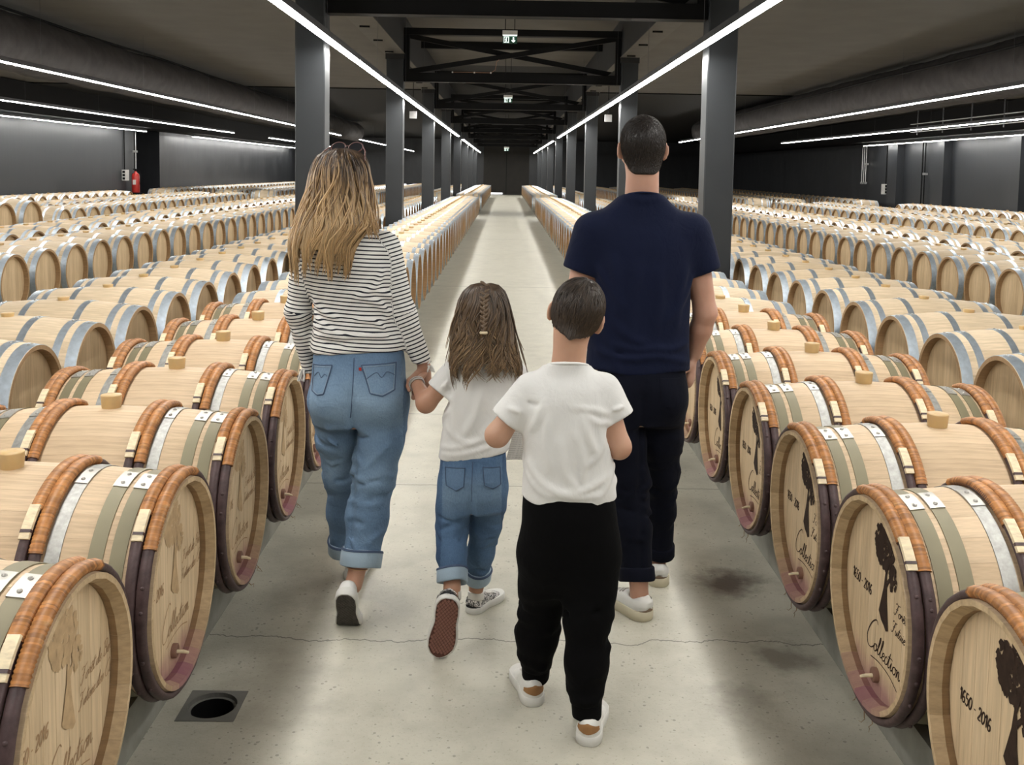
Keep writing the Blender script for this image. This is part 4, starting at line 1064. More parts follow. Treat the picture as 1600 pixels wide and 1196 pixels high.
def hairmat(name, stops, rough=0.42):     # 'along' runs from root to tip, 'rnd' per strand
    t = NT(name); at = t.n('ShaderNodeAttribute', attribute_name='along'); rn = t.n('ShaderNodeAttribute', attribute_name='srnd')
    k = t.math('ADD', at.outputs['Fac'], t.math('MULTIPLY', t.math('SUBTRACT', rn.outputs['Fac'], 0.5), 0.35))
    c = t.ramp(k, stops); v = t.math('ADD', t.math('MULTIPLY', rn.outputs['Fac'], 0.8), 0.6); cm = t.n('ShaderNodeCombineXYZ'); [t.l(v, cm.inputs[i]) for i in range(3)]
    t.color(t.mix(1.0, c, cm.outputs[0], 'MULTIPLY')); t.set(rough, 0, 0.5); t.b.inputs['Anisotropic'].default_value = 0.4; return t.m
M['stripe'] = stripes()
M['tee_white'] = cloth('white_cotton', (0.70, 0.69, 0.665), 0.9, 0.03)
M['tee_navy'] = cloth('navy_cotton', (0.0075, 0.0105, 0.029), 0.9, 0.12, sheen=0.03, spec=0.1)
M['black_jersey'] = cloth('black_jersey', (0.0028, 0.0028, 0.003), 0.92, 0.15, sheen=0.01, spec=0.06)
M['dark_denim'] = cloth('midnight_denim', (0.0050, 0.0058, 0.0115), 0.88, 0.3, sheen=0.02, spec=0.08)
M['denim_light'] = denim('washed_blue_denim', (0.060, 0.105, 0.18), (0.125, 0.20, 0.305), (0.235, 0.335, 0.44))
M['denim_mid'] = denim('mid_blue_denim', (0.040, 0.075, 0.145), (0.085, 0.15, 0.255), (0.19, 0.28, 0.385))
M['denim_in'] = cloth('denim_reverse', (0.30, 0.39, 0.47), 0.9, 0.15)
M['stitch'] = simple('denim_stitch', (0.055, 0.085, 0.15), 0.8); M['stitch_pale'] = simple('pale_stitch', (0.25, 0.32, 0.40), 0.8)
M['skin_w'] = skin('skin_woman', (0.46, 0.255, 0.175)); M['skin_m'] = skin('skin_man', (0.50, 0.285, 0.205)); M['skin_b'] = skin('skin_boy', (0.50, 0.295, 0.20)); M['skin_g'] = skin('skin_girl', (0.44, 0.24, 0.155))
M['hair_w'] = hairmat('ombre_hair', [(0.0, (0.030, 0.017, 0.011)), (0.16, (0.070, 0.042, 0.024)), (0.36, (0.25, 0.155, 0.075)), (0.7, (0.46, 0.31, 0.155)), (1.0, (0.40, 0.255, 0.12))])
M['hair_g'] = hairmat('brown_hair', [(0.0, (0.055, 0.033, 0.020)), (0.5, (0.105, 0.066, 0.036)), (1.0, (0.20, 0.128, 0.066))])
M['hair_m'] = hairmat('dark_short_hair', [(0.0, (0.012, 0.008, 0.006)), (1.0, (0.026, 0.018, 0.013))], 0.5)
M['hair_b'] = hairmat('brown_short_hair', [(0.0, (0.018, 0.011, 0.007)), (1.0, (0.050, 0.032, 0.019))], 0.5)
M['brow'] = simple('brow_hair', (0.03, 0.02, 0.014), 0.7); M['lip'] = simple('lips', (0.36, 0.13, 0.11), 0.5); M['eye'] = simple('eye_dark', (0.03, 0.02, 0.015), 0.2)
M['shoe_white'] = simple('white_leather', (0.66, 0.65, 0.61), 0.5, 0, 0.4, 0.05); M['canvas_white'] = simple('white_canvas', (0.70, 0.69, 0.66), 0.8, 0, 0.3, 0.05)
M['sole_white'] = simple('white_rubber', (0.60, 0.59, 0.55), 0.6, 0, 0.4, 0.06); M['sole_cream'] = simple('cream_rubber', (0.52, 0.47, 0.34), 0.6, 0, 0.4, 0.06)
M['tread_dark'] = simple('worn_grey_tread', (0.075, 0.065, 0.055), 0.8, 0, 0.3, 0.3, 60); M['tan_suede'] = simple('tan_suede', (0.27, 0.135, 0.05), 0.85); M['taupe_suede'] = simple('taupe_suede', (0.165, 0.115, 0.075), 0.85)
M['lace'] = simple('white_lace', (0.62, 0.60, 0.56), 0.85); M['blacksuede'] = simple('black_suede', (0.010, 0.010, 0.011), 0.85); M['goldchain'] = simple('gold_chain', (0.70, 0.45, 0.25), 0.3, 0.9); M['silver'] = simple('silver_beads', (0.65, 0.62, 0.60), 0.3, 0.8)
def waffle():
    t = NT('brown_waffle_rubber'); vo = t.n('ShaderNodeTexVoronoi', feature='F1'); vo.inputs['Scale'].default_value = 95; vo.inputs['Randomness'].default_value = 0.0
    t.l(t.coord((1, 0.72, 0.01), (0, 0, 0.785)), vo.inputs['Vector'])
    t.color(t.mix(t.math('LESS_THAN', vo.outputs['Distance'], 0.30), (0.10, 0.042, 0.030), (0.06, 0.025, 0.018))); t.bump(vo.outputs['Distance'], 0.6, 0.003); return t.set(0.8, 0, 0.3)
M['waffle'] = waffle(); M['waffle_lug'] = simple('brown_rubber_lug', (0.23, 0.105, 0.075), 0.8)
def leopard():
    t = NT('black_white_animal_print'); n = t.noise(t.coord((95, 95, 95)), 1, 2, 0.6, 1.2); t.color(t.ramp(n, [(0.46, (0.62, 0.60, 0.57)), (0.50, (0.03, 0.03, 0.03)), (0.58, (0.03, 0.03, 0.03)), (0.62, (0.62, 0.60, 0.57))])); return t.set(0.8, 0, 0.3)
M['leopard'] = leopard()

# ---- strand meshes
def strand_mesh(name, curves, width, mat, parent, base, flat=0.55, n=4, seed=0, along0=0.0):
    rg = np.random.default_rng(seed); V_ = []; Q = []; AL = []; RN = []; o = 0
    for c in curves:
        c = np.asarray(c, float); N = len(c); t = np.gradient(c, axis=0); t /= np.linalg.norm(t, axis=1)[:, None]+1e-9
        ref = np.array([0.3, 1.0, 0.2]); x = np.cross(t, ref); x /= np.linalg.norm(x, axis=1)[:, None]+1e-9; y = np.cross(t, x)
        w = width*rg.uniform(0.6, 1.3)*np.sin(np.clip(np.linspace(0.12, 0.985, N), 0, 1)*PI)**0.45
        a = np.arange(n)*2*PI/n
        R_ = c[:, None]+x[:, None]*(w[:, None]*np.cos(a))[..., None]+y[:, None]*(flat*w[:, None]*np.sin(a))[..., None]
        V_.append(R_.reshape(-1, 3)); i = np.arange(N-1)[:, None]*n; j = np.arange(n)[None]; j2 = (j+1) % n
        Q.append(np.stack([i+j, i+j2, i+n+j2, i+n+j], -1).reshape(-1, 4)+o); AL.append(np.repeat(np.linspace(along0, 1, N), n)); RN.append(np.full(N*n, rg.uniform())); o += N*n
    V_ = np.concatenate(V_); Q = np.concatenate(Q); me = bpy.data.meshes.new(name); me.vertices.add(len(V_)); me.vertices.foreach_set('co', (V_-base).ravel())
    me.loops.add(len(Q)*4); me.loops.foreach_set('vertex_index', Q.ravel().astype(np.int32)); me.polygons.add(len(Q)); me.polygons.foreach_set('loop_start', np.arange(len(Q), dtype=np.int32)*4)
    me.polygons.foreach_set('use_smooth', np.ones(len(Q), bool)); me.materials.append(mat); me.update(calc_edges=True)
    for k, d in (('along', AL), ('srnd', RN)):
        a = me.attributes.new(k, 'FLOAT', 'POINT'); a.data.foreach_set('value', np.concatenate(d).astype(np.float32))
    return link(name, me, parent)
def short_hair(hd, parent, base, mat, cap, length, nst, hairline, whorl, seed, width=0.0011, lift=0.25, name='hair', jit=0.22):
    # scalp cap plus short lying strands
    def f(p):
        q = hd.loc(p); return smax(hd.scalp(q)-cap, hairline(q), 0.006)*hd.s
    lo, hi = hd.c-0.17*hd.s, hd.c+0.16*hd.s
    o = sdf_obj(name, f, lo, hi, 0.0045, mat, parent, base, {'along': lambda v: np.full(len(v), 0.4), 'srnd': lambda v: np.full(len(v), 0.35)})
    rg = np.random.default_rng(seed); wq = nrm(whorl)*0.1; O = np.array((0, -0.012, 0.0))
    v = rg.normal(0, 1, (nst*4, 3)); v /= np.linalg.norm(v, axis=1)[:, None]; t = np.full(len(v), 0.15)
    for _ in range(30): t -= (hd.scalp(v*t[:, None]+O)-cap)*0.8
    q = v*t[:, None]+O; ok = hairline(q) < -0.003; q = q[ok][:nst]
    def grad(x):
        e = 1e-3; return np.stack([hd.scalp(x+np.eye(3)[i]*e)-hd.scalp(x-np.eye(3)[i]*e) for i in range(3)], 1)/(2*e)
    L_ = length*rg.uniform(0.7, 1.2, len(q))*np.clip(-hairline(q)/0.045, 0.18, 1); J = rg.normal(0, jit, q.shape); pts = []; cur = q-0.002*grad(q)
    for k in range(6):
        pts.append(cur); g = grad(cur); g /= np.linalg.norm(g, axis=1)[:, None]+1e-9
        tg = cur-wq; tg /= np.linalg.norm(tg, axis=1)[:, None]+1e-9; tg = tg+J+np.array((0, 0, -0.55)); tg -= g*(tg*g).sum(1)[:, None]; tg /= np.linalg.norm(tg, axis=1)[:, None]+1e-9
        cur = cur+(tg+g*lift*(1-k*0.35))*(L_/5)[:, None]
        dd = hd.scalp(cur)-cap; cur = cur+g*np.clip(0.0012-dd, 0, 0.01)[:, None]-g*np.clip(dd-0.005, 0, 0.01)[:, None]*(lift < 0.3)
    W = np.stack(pts, 1)
    strand_mesh('hair_strands', [(c*hd.s)@hd.R.T+hd.c for c in W], width, mat, o, base, 0.7, 3, seed)
    return o
def mane(sl, parent, base, mat, seed, nst, width, wave, th_max=1.95, core=0.86, name='hair', clump=26, tipvar=0.10, hd=None, part=0.0, along_z=None, gaps=()):
    sl = sorted(sl); Z = np.array([s[0] for s in sl]); T = np.array([s[1:] for s in sl]); zt, zb = Z[-1], Z[0]
    g = lambda z, i: np.interp(z, Z, T[:, i])
    cs = [(z, cx, cy, rx*core, ry*core) for z, cx, cy, rx, ry in sl if z > zb+0.13*(zt-zb)]
    al = lambda v: np.clip((zt-v[:, 2])/(zt-zb), 0, 1)
    def f(p):
        d = stack(p, cs, 2.0, 0, True)
        fr = p[:, 1]-(np.interp(p[:, 2], Z, T[:, 1])+0.03)       # open towards the face
        return smax(d, fr, 0.02)
    lo = np.array([min(s[1]-s[3] for s in sl)-0.03, min(s[2]-s[4] for s in sl)-0.03, zb-0.02]); hi = np.array([max(s[1]+s[3] for s in sl)+0.03, max(s[2]+s[4] for s in sl)+0.03, zt+0.03])
    o = sdf_obj(name, f, lo, hi, 0.006, mat, parent, base, {'along': al, 'srnd': lambda v: 0.32+0.3*np.sin(v[:, 0]*180+np.sin(v[:, 2]*20)*1.5)*0.5})
    rg = np.random.default_rng(seed); curves = []
    cl_th = rg.uniform(-th_max, th_max, clump); cl_ph = rg.uniform(0, 6, clump); cl_len = rg.normal(0, tipvar*0.6, clump)
    for _ in range(nst):
        th = rg.uniform(-th_max, th_max); k = np.abs(cl_th-th).argmin(); pull = 0.55*rg.uniform(0.4, 1)
        depth = 1.02-abs(rg.normal(0, 0.06)); N = 18; tip = zb+(zt-zb)*(0.07+rg.normal(0, tipvar*0.22)+cl_len[k]*0.45+0.05*rg.exponential())
        skip = False
        for (ga, gb, gz) in gaps:
            if ga < th < gb: tip = max(tip, gz+rg.normal(0, 0.01))
        z = zt-(zt-tip)*np.linspace(0, 1, N)**1.25; fr = np.linspace(0, 1, N)
        tt = th*(1-pull*fr)+cl_th[k]*pull*fr
        tt = tt+wave[0]*np.sin(fr*wave[1]+cl_ph[k]+rg.normal(0, 0.25))*fr
        rr = depth*(1+0.03*np.sin(fr*9+cl_ph[k]))
        x = g(z, 0)+g(z, 2)*rr*np.sin(tt)+rg.normal(0, 0.002); y = g(z, 1)-g(z, 3)*rr*np.cos(tt)
        c = np.stack([x, y, z], 1); curves.append(c)
    # stray hairs
    for _ in range(max(10, nst//40)):
        th = rg.uniform(-th_max, th_max); z = zt-(zt-zb)*np.linspace(0.05, rg.uniform(0.5, 1.0), 12); fr = np.linspace(0, 1, 12); rr = 1.05+0.18*fr*rg.uniform(0, 1)
        curves.append(np.stack([g(z, 0)+g(z, 2)*rr*np.sin(th+0.2*np.sin(fr*6)), g(z, 1)-g(z, 3)*rr*np.cos(th), z], 1))
    strand_mesh('hair_strands', curves, width, mat, o, base, 0.6, 4, seed+1)
    return o

# ---- shoes: toe along +y, heel at the origin; bend lifts the heel about the ball of the foot
def shoe(parent, base, L_, heel, heading, mats, bend=0.0, pitch=0.0, sole_h=0.028, collar=0.30, style='low', roll=0.0, width=1.0, tread=None, left=True, ztoe=0.0, wrist_open=True):
    W = 0.185*L_*width; sd = 1 if left else -1
    yb = 0.70*L_; nS = 200; sarr = np.linspace(-0.1*L_, 1.1*L_, nS); phi = bend*np.clip((yb+0.08*L_-sarr)/(0.16*L_), 0, 1)
    i0 = np.abs(sarr-(yb+0.09*L_)).argmin(); cy = np.zeros(nS); cz = np.zeros(nS); ds = sarr[1]-sarr[0]
    cy[i0:] = sarr[i0:]; cy[i0] = sarr[i0]
    for i in range(i0-1, -1, -1): cy[i] = cy[i+1]-ds*math.cos(phi[i]); cz[i] = cz[i+1]+ds*math.sin(phi[i])
    Rz = np.array(Matrix.Rotation(heading, 3, 'Z') @ Matrix.Rotation(roll, 3, 'Y'))
    toe = np.array([0, L_, 0.0]); Rp = np.array(Matrix.Rotation(-pitch, 3, 'X'))
    yh = np.interp(0.0, sarr, cy)
    def T(v):
        v = np.asarray(v, float); s = v[..., 1]; c = np.interp(s, sarr, cy); z0 = np.interp(s, sarr, cz); ph = np.interp(s, sarr, phi)
        q = np.stack([v[..., 0], c+v[..., 2]*np.sin(ph), z0+v[..., 2]*np.cos(ph)], -1)
        if pitch: q = (q-toe)@Rp.T+toe
        return q@Rz.T + A3(heel) - A3(base)
    t = np.linspace(0, 1, 33)
    hw = np.interp(t, [0, 0.04, 0.12, 0.25, 0.42, 0.58, 0.72, 0.84, 0.93, 0.98, 1.0], [0.25, 0.60, 0.80, 0.84, 0.78, 0.93, 1.0, 0.92, 0.66, 0.36, 0.12])*W
    ctr = -sd*0.16*W*np.sin(np.clip((t-0.15)/0.85, 0, 1)*PI*0.9)*-1.0*0.6
    out = [(ctr[i]-hw[i], t[i]*L_) for i in range(33)]+[(ctr[i]+hw[i], t[i]*L_) for i in range(32, -1, -1)]
    up_o = None
    # upper
    def f(p):
        y = p[:, 1]/L_; hy = np.interp(y, t, hw)*1.0; cx = np.interp(y, t, ctr)
        top = np.interp(y, [-0.02, 0.0, 0.08, 0.30, 0.42, 0.55, 0.70, 0.85, 0.96, 1.01], [0.05, collar*0.8, collar, collar*0.86, collar*0.86, collar*0.70, 0.40*collar+0.05, 0.135, 0.09, 0.03])*L_
        z = np.maximum(p[:, 2]-sole_h*0.5, 0)/np.maximum(top-sole_h*0.5, 0.005)
        ez = np.interp(y, [0.35, 0.6], [6.0, 2.2]); q = ((np.abs(p[:, 0]-cx)/(hy*0.97*(1-0.16*np.clip(z, 0, 1)*(y < 0.5))+1e-4))**2.4+z**ez)**(1/2.4); d = (q-1)*np.minimum(hy+0.002, top)
        d = np.maximum(d, sole_h*0.4-p[:, 2]); d = np.maximum(d, np.maximum(-y*L_, (y-1.0)*L_))
        hole = stack(p[:, [0, 1, 2]], [(collar*0.60*L_, 0, 0.215*L_, 0.080*L_, 0.110*L_), (collar*1.3*L_, 0, 0.215*L_, 0.100*L_, 0.145*L_)], 2.0, 0, False)
        hole = np.maximum(hole, collar*0.60*L_-p[:, 2])
        return smax(d, -hole, 0.006) if wrist_open else d
    V_, Q = surfnet(f, (-0.25*L_, -0.05*L_, -0.01), (0.25*L_, 1.06*L_, collar*1.15*L_+0.02), 0.0042)
    me = bpy.data.meshes.new('shoe'); me.from_pydata(T(V_).tolist(), [], Q.tolist()); me.polygons.foreach_set('use_smooth', np.ones(len(Q), bool)); me.materials.append(mats['upper']); me.update()
    up = link('shoe', me, parent)
    # sole
    grow = 1.045; ring = np.array([((x-np.interp(y/L_, t, ctr))*grow+np.interp(y/L_, t, ctr), (y-0.5*L_)*1.012+0.5*L_) for x, y in out])
    b = MB(); P = [T(np.c_[ring*[0.93, 0.985]+[0, 0.0075*L_], np.full(len(ring), 0.0)]), T(np.c_[ring, np.full(len(ring), 0.004)]), T(np.c_[ring, np.full(len(ring), sole_h)]), T(np.c_[ring*[0.93, 0.98]+[0, 0.01*L_], np.full(len(ring), sole_h+0.003)])]
    b.grid(P, 0, True, False, True); n = 33
    for Zr in (P[0], P[3]): b.grid([[Zr[i], Zr[len(ring)-1-i]] for i in range(n)], 0, False)
    b.obj('sole', mats['sole'], up)
    if tread is not None:     # outsole a little smaller than the sole
        rr = np.c_[ring*[0.86, 0.955]+[0, 0.022*L_], np.full(len(ring), -0.0018)]; Pt = T(rr); Pl = rr
        b = MB(); b.grid([[Pt[i], Pt[len(ring)-1-i]] for i in range(n)], 0, False); b.grid([Pt, T(rr+[0, 0, 0.004])], 0, False, False, True); ob = b.obj('outsole', tread, up)
        # lugs
        b = MB()
        ny = int(0.9*L_/0.0075)
        for i in range(ny):
            y = 0.05*L_+i*0.0075; w0 = np.interp(y/L_, t, hw)*0.80; c0 = np.interp(y/L_, t, ctr)
            for k in range(-8, 9):
                x = c0+(k+0.5*(i % 2))*0.0125
                if abs(x-c0) > w0: continue
                rx_, ry_ = 0.0052, 0.0062; pts = [(x-rx_, y, -0.0015), (x, y-ry_, -0.0015), (x+rx_, y, -0.0015), (x, y+ry_, -0.0015)]
                bt = [(a, c, -0.0042) for a, c, _ in pts]; b.add(T(np.array(pts+bt)), [(4,5,6,7),(0,1,5,4),(1,2,6,5),(2,3,7,6),(3,0,4,7)])
        b.obj('lugs', mats.get('lug', tread), ob)
    def wrap(y0, y1, z0f, z1f, side, mat, name, off=0.0022, nu=14, nv=8):     # piece of leather over the heel: param around the back
        b = MB(); P = np.zeros((nu, nv, 3))
        for i in range(nu):
            a = -1+2*i/(nu-1)                       # -1 .. 1 round the heel
            s = abs(a); yy = y0+(y1-y0)*s**1.6
            for j in range(nv):
                v = j/(nv-1); z = z0f(s)+(z1f(s)-z0f(s))*v
                # march from outside to the surface
                dirv = np.array([math.copysign(1, a) if s > 0.05 else 0, -1.0*(1-s)*1.4, 0]); dirv /= np.linalg.norm(dirv)+1e-9
                x = np.interp(yy/L_, t, ctr)+a*np.interp(max(yy, 0.02*L_)/L_, t, hw)
                org = np.array([np.interp(yy/L_, t, ctr)+a*0.02, max(yy, 0.06*L_), z]); k = np.linspace(0, 0.16*L_+0.02, 60); dv = np.array([a, -(1-s)*1.3, 0]); dv /= np.linalg.norm(dv)
                pts = org+k[:, None]*dv; d = f(pts); ins = np.flatnonzero(d < 0); hit = min(ins[-1]+1, 59) if len(ins) else 0; P[i, j] = pts[hit]+dv*off
        b.grid(T(P), 0, True); return b.obj(name, mat, up)
    if 'tab' in mats:
        if style == 'court': wrap(0.0, 0.10*L_, lambda s: collar*L_*(0.46+0.10*s), lambda s: collar*L_*(0.86-0.16*s), 0, mats['tab'], 'heel_tab')
        else:
            wrap(0.0, 0.30*L_, lambda s: sole_h+0.001, lambda s: collar*L_*(0.56-0.20*s), 0, mats['tab'], 'heel_panel')
            wrap(0.0, 0.16*L_, lambda s: collar*L_*(0.60-0.05*s), lambda s: collar*L_*(0.88-0.06*s), 0, mats['collar'], 'heel_collar', 0.004)
    if 'lace' in mats:
        b = MB()
        for k in range(5):
            y = (0.44+0.055*k)*L_; w0 = 0.062*L_; pts = []
            for a in np.linspace(-1, 1, 9):
                zz = np.linspace(0.5*L_, 0.01, 80); d = f(np.c_[np.full(80, a*w0), np.full(80, y+a*0.012*L_), zz]); h = zz[np.argmax(d < 0)]; pts.append((a*w0, y+a*0.012*L_, h+0.002))
            b.tube(T(np.array(pts)), 0.0034, 5)
        b.obj('laces', mats['lace'], up)
    up['T'] = 0; del up['T']; up_T = T
    return up, T, f
def person(label, base):
    o = bpy.data.objects.new('person', None); COL.objects.link(o); o.location = base; o.empty_display_size = 0.2
    return tag(o, label, 'person')
def face_parts(hd, body, base):
    for sx in (-1, 1):
        b = MB(); b.lathe([(0.001, -0.004), (0.005, -0.003), (0.0065, 0.0), (0.005, 0.003), (0.001, 0.004)], 10)
        c = hd.world((sx*0.031, 0.0905, 0.004)); b.v = [tuple(c-base+(A3(v)[[0, 2, 1]]*hd.s)@hd.R.T) for v in b.v]; b.obj('eye', M['eye'], body)
    for sx in (-1, 1):
        b = MB(); b.tube([hd.world((sx*x, y, z))-base for x, y, z in ((0.014, 0.0955, 0.020), (0.028, 0.094, 0.026), (0.046, 0.082, 0.022))], np.array([0.0026, 0.003, 0.0016])*hd.s, 6); b.obj('eyebrow', M['brow'], body)
    b = MB(); b.lathe([(0.001, -0.005), (0.012, -0.004), (0.017, 0.0), (0.012, 0.004), (0.001, 0.005)], 12)
    c = hd.world((0, 0.0915, -0.061)); b.v = [tuple(c-base+((A3(v)[[0, 2, 1]]*np.array([1.2, 0.6, 0.4]))*hd.s)@hd.R.T) for v in b.v]; b.obj('lips', M['lip'], body)
def cuff(name, a, d, r, h, mat, parent, base, seed=0, flare=0.0, thick=0.006, edge=False):
    a, d = A3(a), nrm(d); b = MB(); x = nrm(np.cross(d, (0, 1, 0.2))); y = np.cross(d, x); rg = np.random.default_rng(seed); P = []
    ph = rg.uniform(0, 6)
    for s, rr in ((0, r-0.004), (0.06, r+0.003), (0.12, r+thick), (0.5, r+thick+flare*0.5), (0.92, r+thick+flare), (1.0, r+thick*0.6+flare), (1.0, r-0.004), (0.4, r-0.006)):
        P.append([a+d*(s*h+0.003*math.sin(2*q+ph))+(x*math.cos(q)+y*math.sin(q))*(rr*(1+0.03*math.sin(3*q+ph)))-base for q in np.linspace(0, 2*PI, 41)[:-1]])
    b.grid(P, 0, True, False, True); o = b.obj(name, mat, parent)
    if edge: e = MB(); e.tube(P[1], 0.0032, 5, closed=True, cap=False); e.tube(P[2], 0.0022, 5, closed=True, cap=False); e.obj('hem_edge', M['stitch'], o) if False else e.obj('cuff_edge', M['stitch'], parent)
    return o

# ================================================================== THE FOUR VISITORS
def fold_set(seed, n, cx, cy, z0, z1, rx, ry, w, h, tilt=0.3, length=0.12, ang=(-2.2, 2.2)):
    rg = np.random.default_rng(seed); R_ = []
    for _ in range(n):
        z = rg.uniform(z0, z1); a = rg.uniform(*ang); L_ = length*rg.uniform(0.5, 1.3); dz = rg.normal(0, tilt)*L_; da = L_/max(rx, 0.05)*0.5; bow = rg.normal(0, 0.12)*L_
        R_.append(([(cx+rx*math.sin(a+u*da), cy-ry*math.cos(a+u*da), z+dz*u+bow*(1-u*u)) for u in np.linspace(-1, 1, 6)], w*rg.uniform(0.6, 1.4), h*rg.uniform(0.4, 1.3)*(1 if rg.uniform() < 0.7 else -0.8)))
    return R_
def on_torso(sl, pts, w, h, side=-1):     # fold drawn in (x, z) and laid on the back of a torso stack
    S_ = sorted(sl); Z = [q[0] for q in S_]; g = lambda z, i: np.interp(z, Z, [q[i] for q in S_]); out = []
    for x, z in smooth_line(pts, 3): u = np.clip((x-g(z, 1))/g(z, 3), -0.98, 0.98); out.append((x, g(z, 2)+side*g(z, 4)*(1-abs(u)**2.3)**(1/2.3), z))
    return (out, w, h)
def leg_folds(seed, pts, rs, n, w, h, t0=0.3, t1=1.0, focus=None):
    rg = np.random.default_rng(seed); R_ = []; P = np.array(pts); tt = np.linspace(0, 1, len(P))
    for _ in range(n):
        t = rg.uniform(t0, t1) if focus is None or rg.uniform() < 0.4 else np.clip(rg.normal(focus, 0.09), t0, t1)
        c = np.array([np.interp(t, tt, P[:, i]) for i in range(3)]); r = np.interp(t, tt, rs); a = rg.uniform(-1.9, 1.9); da = rg.uniform(0.35, 0.95); dz = rg.normal(0, 0.022); bow = rg.normal(0, 0.010)
        R_.append(([c+np.array([r*math.sin(a+u*da), -r*math.cos(a+u*da), dz*u+bow*(1-u*u)]) for u in np.linspace(-1, 1, 6)], w*rg.uniform(0.7, 1.4), h*rg.uniform(0.4, 1.3)*(1 if rg.uniform() < 0.65 else -0.8)))
    return R_

# ------------------------------------------------------------------ woman
def build_woman():
    base = np.array([-0.55, 3.65, 0.0])
    P_ = person('woman with long blonde-brown hair in striped top and light blue jeans, seen from behind', base)
    body_sl = [(0.965, -0.535, 3.66, 0.176, 0.126), (1.00, -0.537, 3.66, 0.174, 0.124), (1.03, -0.54, 3.66, 0.166, 0.118), (1.06, -0.545, 3.655, 0.160, 0.114), (1.10, -0.552, 3.652, 0.148, 0.107), (1.15, -0.558, 3.65, 0.145, 0.104), (1.22, -0.566, 3.65, 0.153, 0.108), (1.30, -0.577, 3.65, 0.168, 0.112), (1.36, -0.586, 3.655, 0.168, 0.106), (1.405, -0.59, 3.66, 0.135, 0.092), (1.445, -0.59, 3.665, 0.085, 0.072), (1.475, -0.59, 3.67, 0.058, 0.06)]
    aL = [(-0.728, 3.655, 1.365), (-0.767, 3.675, 1.115), (-0.726, 3.73, 0.885)]; rL = [0.056, 0.043, 0.033]
    aR = [(-0.440, 3.655, 1.370), (-0.374, 3.66, 1.115), (-0.293, 3.66, 0.918)]; rR = [0.056, 0.047, 0.035]
    OT = lambda pts, w, h: on_torso(body_sl, pts, w, h)
    folds = [OT([(-0.695, 1.085), (-0.64, 1.06), (-0.58, 1.052)], 0.009, 0.010), OT([(-0.69, 1.045), (-0.60, 1.042), (-0.50, 1.05), (-0.42, 1.045)], 0.008, 0.009), OT([(-0.69, 1.115), (-0.65, 1.085), (-0.61, 1.065)], 0.009, 0.008), OT([(-0.43, 1.07), (-0.47, 1.10), (-0.53, 1.11)], 0.010, 0.006),
             OT([(-0.42, 1.12), (-0.46, 1.17), (-0.52, 1.19)], 0.013, 0.006), OT([(-0.69, 1.17), (-0.65, 1.13), (-0.60, 1.11)], 0.012, 0.006), OT([(-0.44, 1.28), (-0.47, 1.22), (-0.53, 1.19)], 0.014, 0.005),
             ((-0.395, 3.615, 1.16), (-0.335, 3.62, 1.12), 0.010, 0.006), ((-0.40, 3.62, 1.10), (-0.33, 3.62, 1.07), 0.009, 0.006), ((-0.80, 3.64, 1.13), (-0.735, 3.635, 1.09), 0.010, 0.006), ((-0.79, 3.65, 1.05), (-0.73, 3.66, 1.02), 0.009, 0.005)] + fold_set(1, 8, -0.55, 3.65, 0.99, 1.2, 0.15, 0.11, 0.011, 0.004)
    def torso(p): return stack(p, body_sl, 2.2)
    def armL(p): return chain(p, aL, rL, 0.03)
    def armR(p): return chain(p, aR, rR, 0.03)
    dL, dR = nrm(A3(aL[2])-A3(aL[1])), nrm(A3(aR[2])-A3(aR[1]))
    def shirt(p):
        hem = 0.972+0.012*np.sin((p[:, 0]+0.70)*9)+(p[:, 0]+0.53)*0.04
        d = smax(torso(p), hem-p[:, 2], 0.006); d = smin(smin(d, armL(p), 0.026), armR(p), 0.026)
        d = d-ridges(p, folds)-wav(p, 3, 0.0012, 28)
        d = np.maximum(d, (p-A3(aL[2]))@dL-0.004); d = np.maximum(d, (p-A3(aR[2]))@dR-0.004)
        nk = ell(p, (-0.59, 3.685, 1.50), (0.075, 0.085, 0.055)); return smax(d, -nk, 0.006)
    def vco(v):
        dt, dl, dr = torso(v), armL(v), armR(v); z = v[:, 2]+0.010*np.sin((v[:, 0]+0.55)*7)+0.55*ridges(v, folds)
        l = 1.36-((v-A3(aL[0]))@nrm(A3(aL[1])-A3(aL[0]))); l2 = 1.36-0.253-((v-A3(aL[1]))@dL); l = np.where(v[:, 2] < aL[1][2], l2, l)
        r = 1.36-((v-A3(aR[0]))@nrm(A3(aR[1])-A3(aR[0]))); r2 = 1.36-0.263-((v-A3(aR[1]))@dR); r = np.where(((v-A3(aR[1]))@dR) > 0, r2, r)
        out = np.where((dl < dt-0.004) & (v[:, 0] < -0.6), l, z); return np.where((dr < dt-0.004) & (v[:, 0] > -0.5), r, out)
    sh = sdf_obj('striped_top', shirt, (-0.85, 3.48, 0.85), (-0.22, 3.82, 1.52), 0.0055, M['stripe'], P_, base, {'vcoord': vco})
    # white ties at the cuffs
    for wr, dd, sd in ((aL[2], dL, -1), (aR[2], dR, 1)):
        b = MB(); w = A3(wr); rg = np.random.default_rng(5)
        for k in range(7):
            p0 = w+np.array([sd*0.030*rg.uniform(0.2, 1), -0.026, 0.008]); pts = [p0]
            for q in range(4): pts.append(pts[-1]+np.array([sd*0.006*rg.uniform(-0.4, 1.2), -0.003+rg.normal(0, 0.003), -0.011*(1 if sd < 0 else 0.45)]))
            b.tube(np.array(pts)-base, [0.003, 0.0035, 0.003, 0.0025, 0.0015], 5)
        for k in range(5):
            z = 0.02+0.022*k; c = w-dd*z; b.tube([c+np.array([sd*0.034, -0.012, 0.006])-base, c+np.array([sd*0.024, -0.028, -0.004])-base], 0.0028, 5) if sd > 0 else None
        b.obj('cuff_tie', M['lace'], sh)
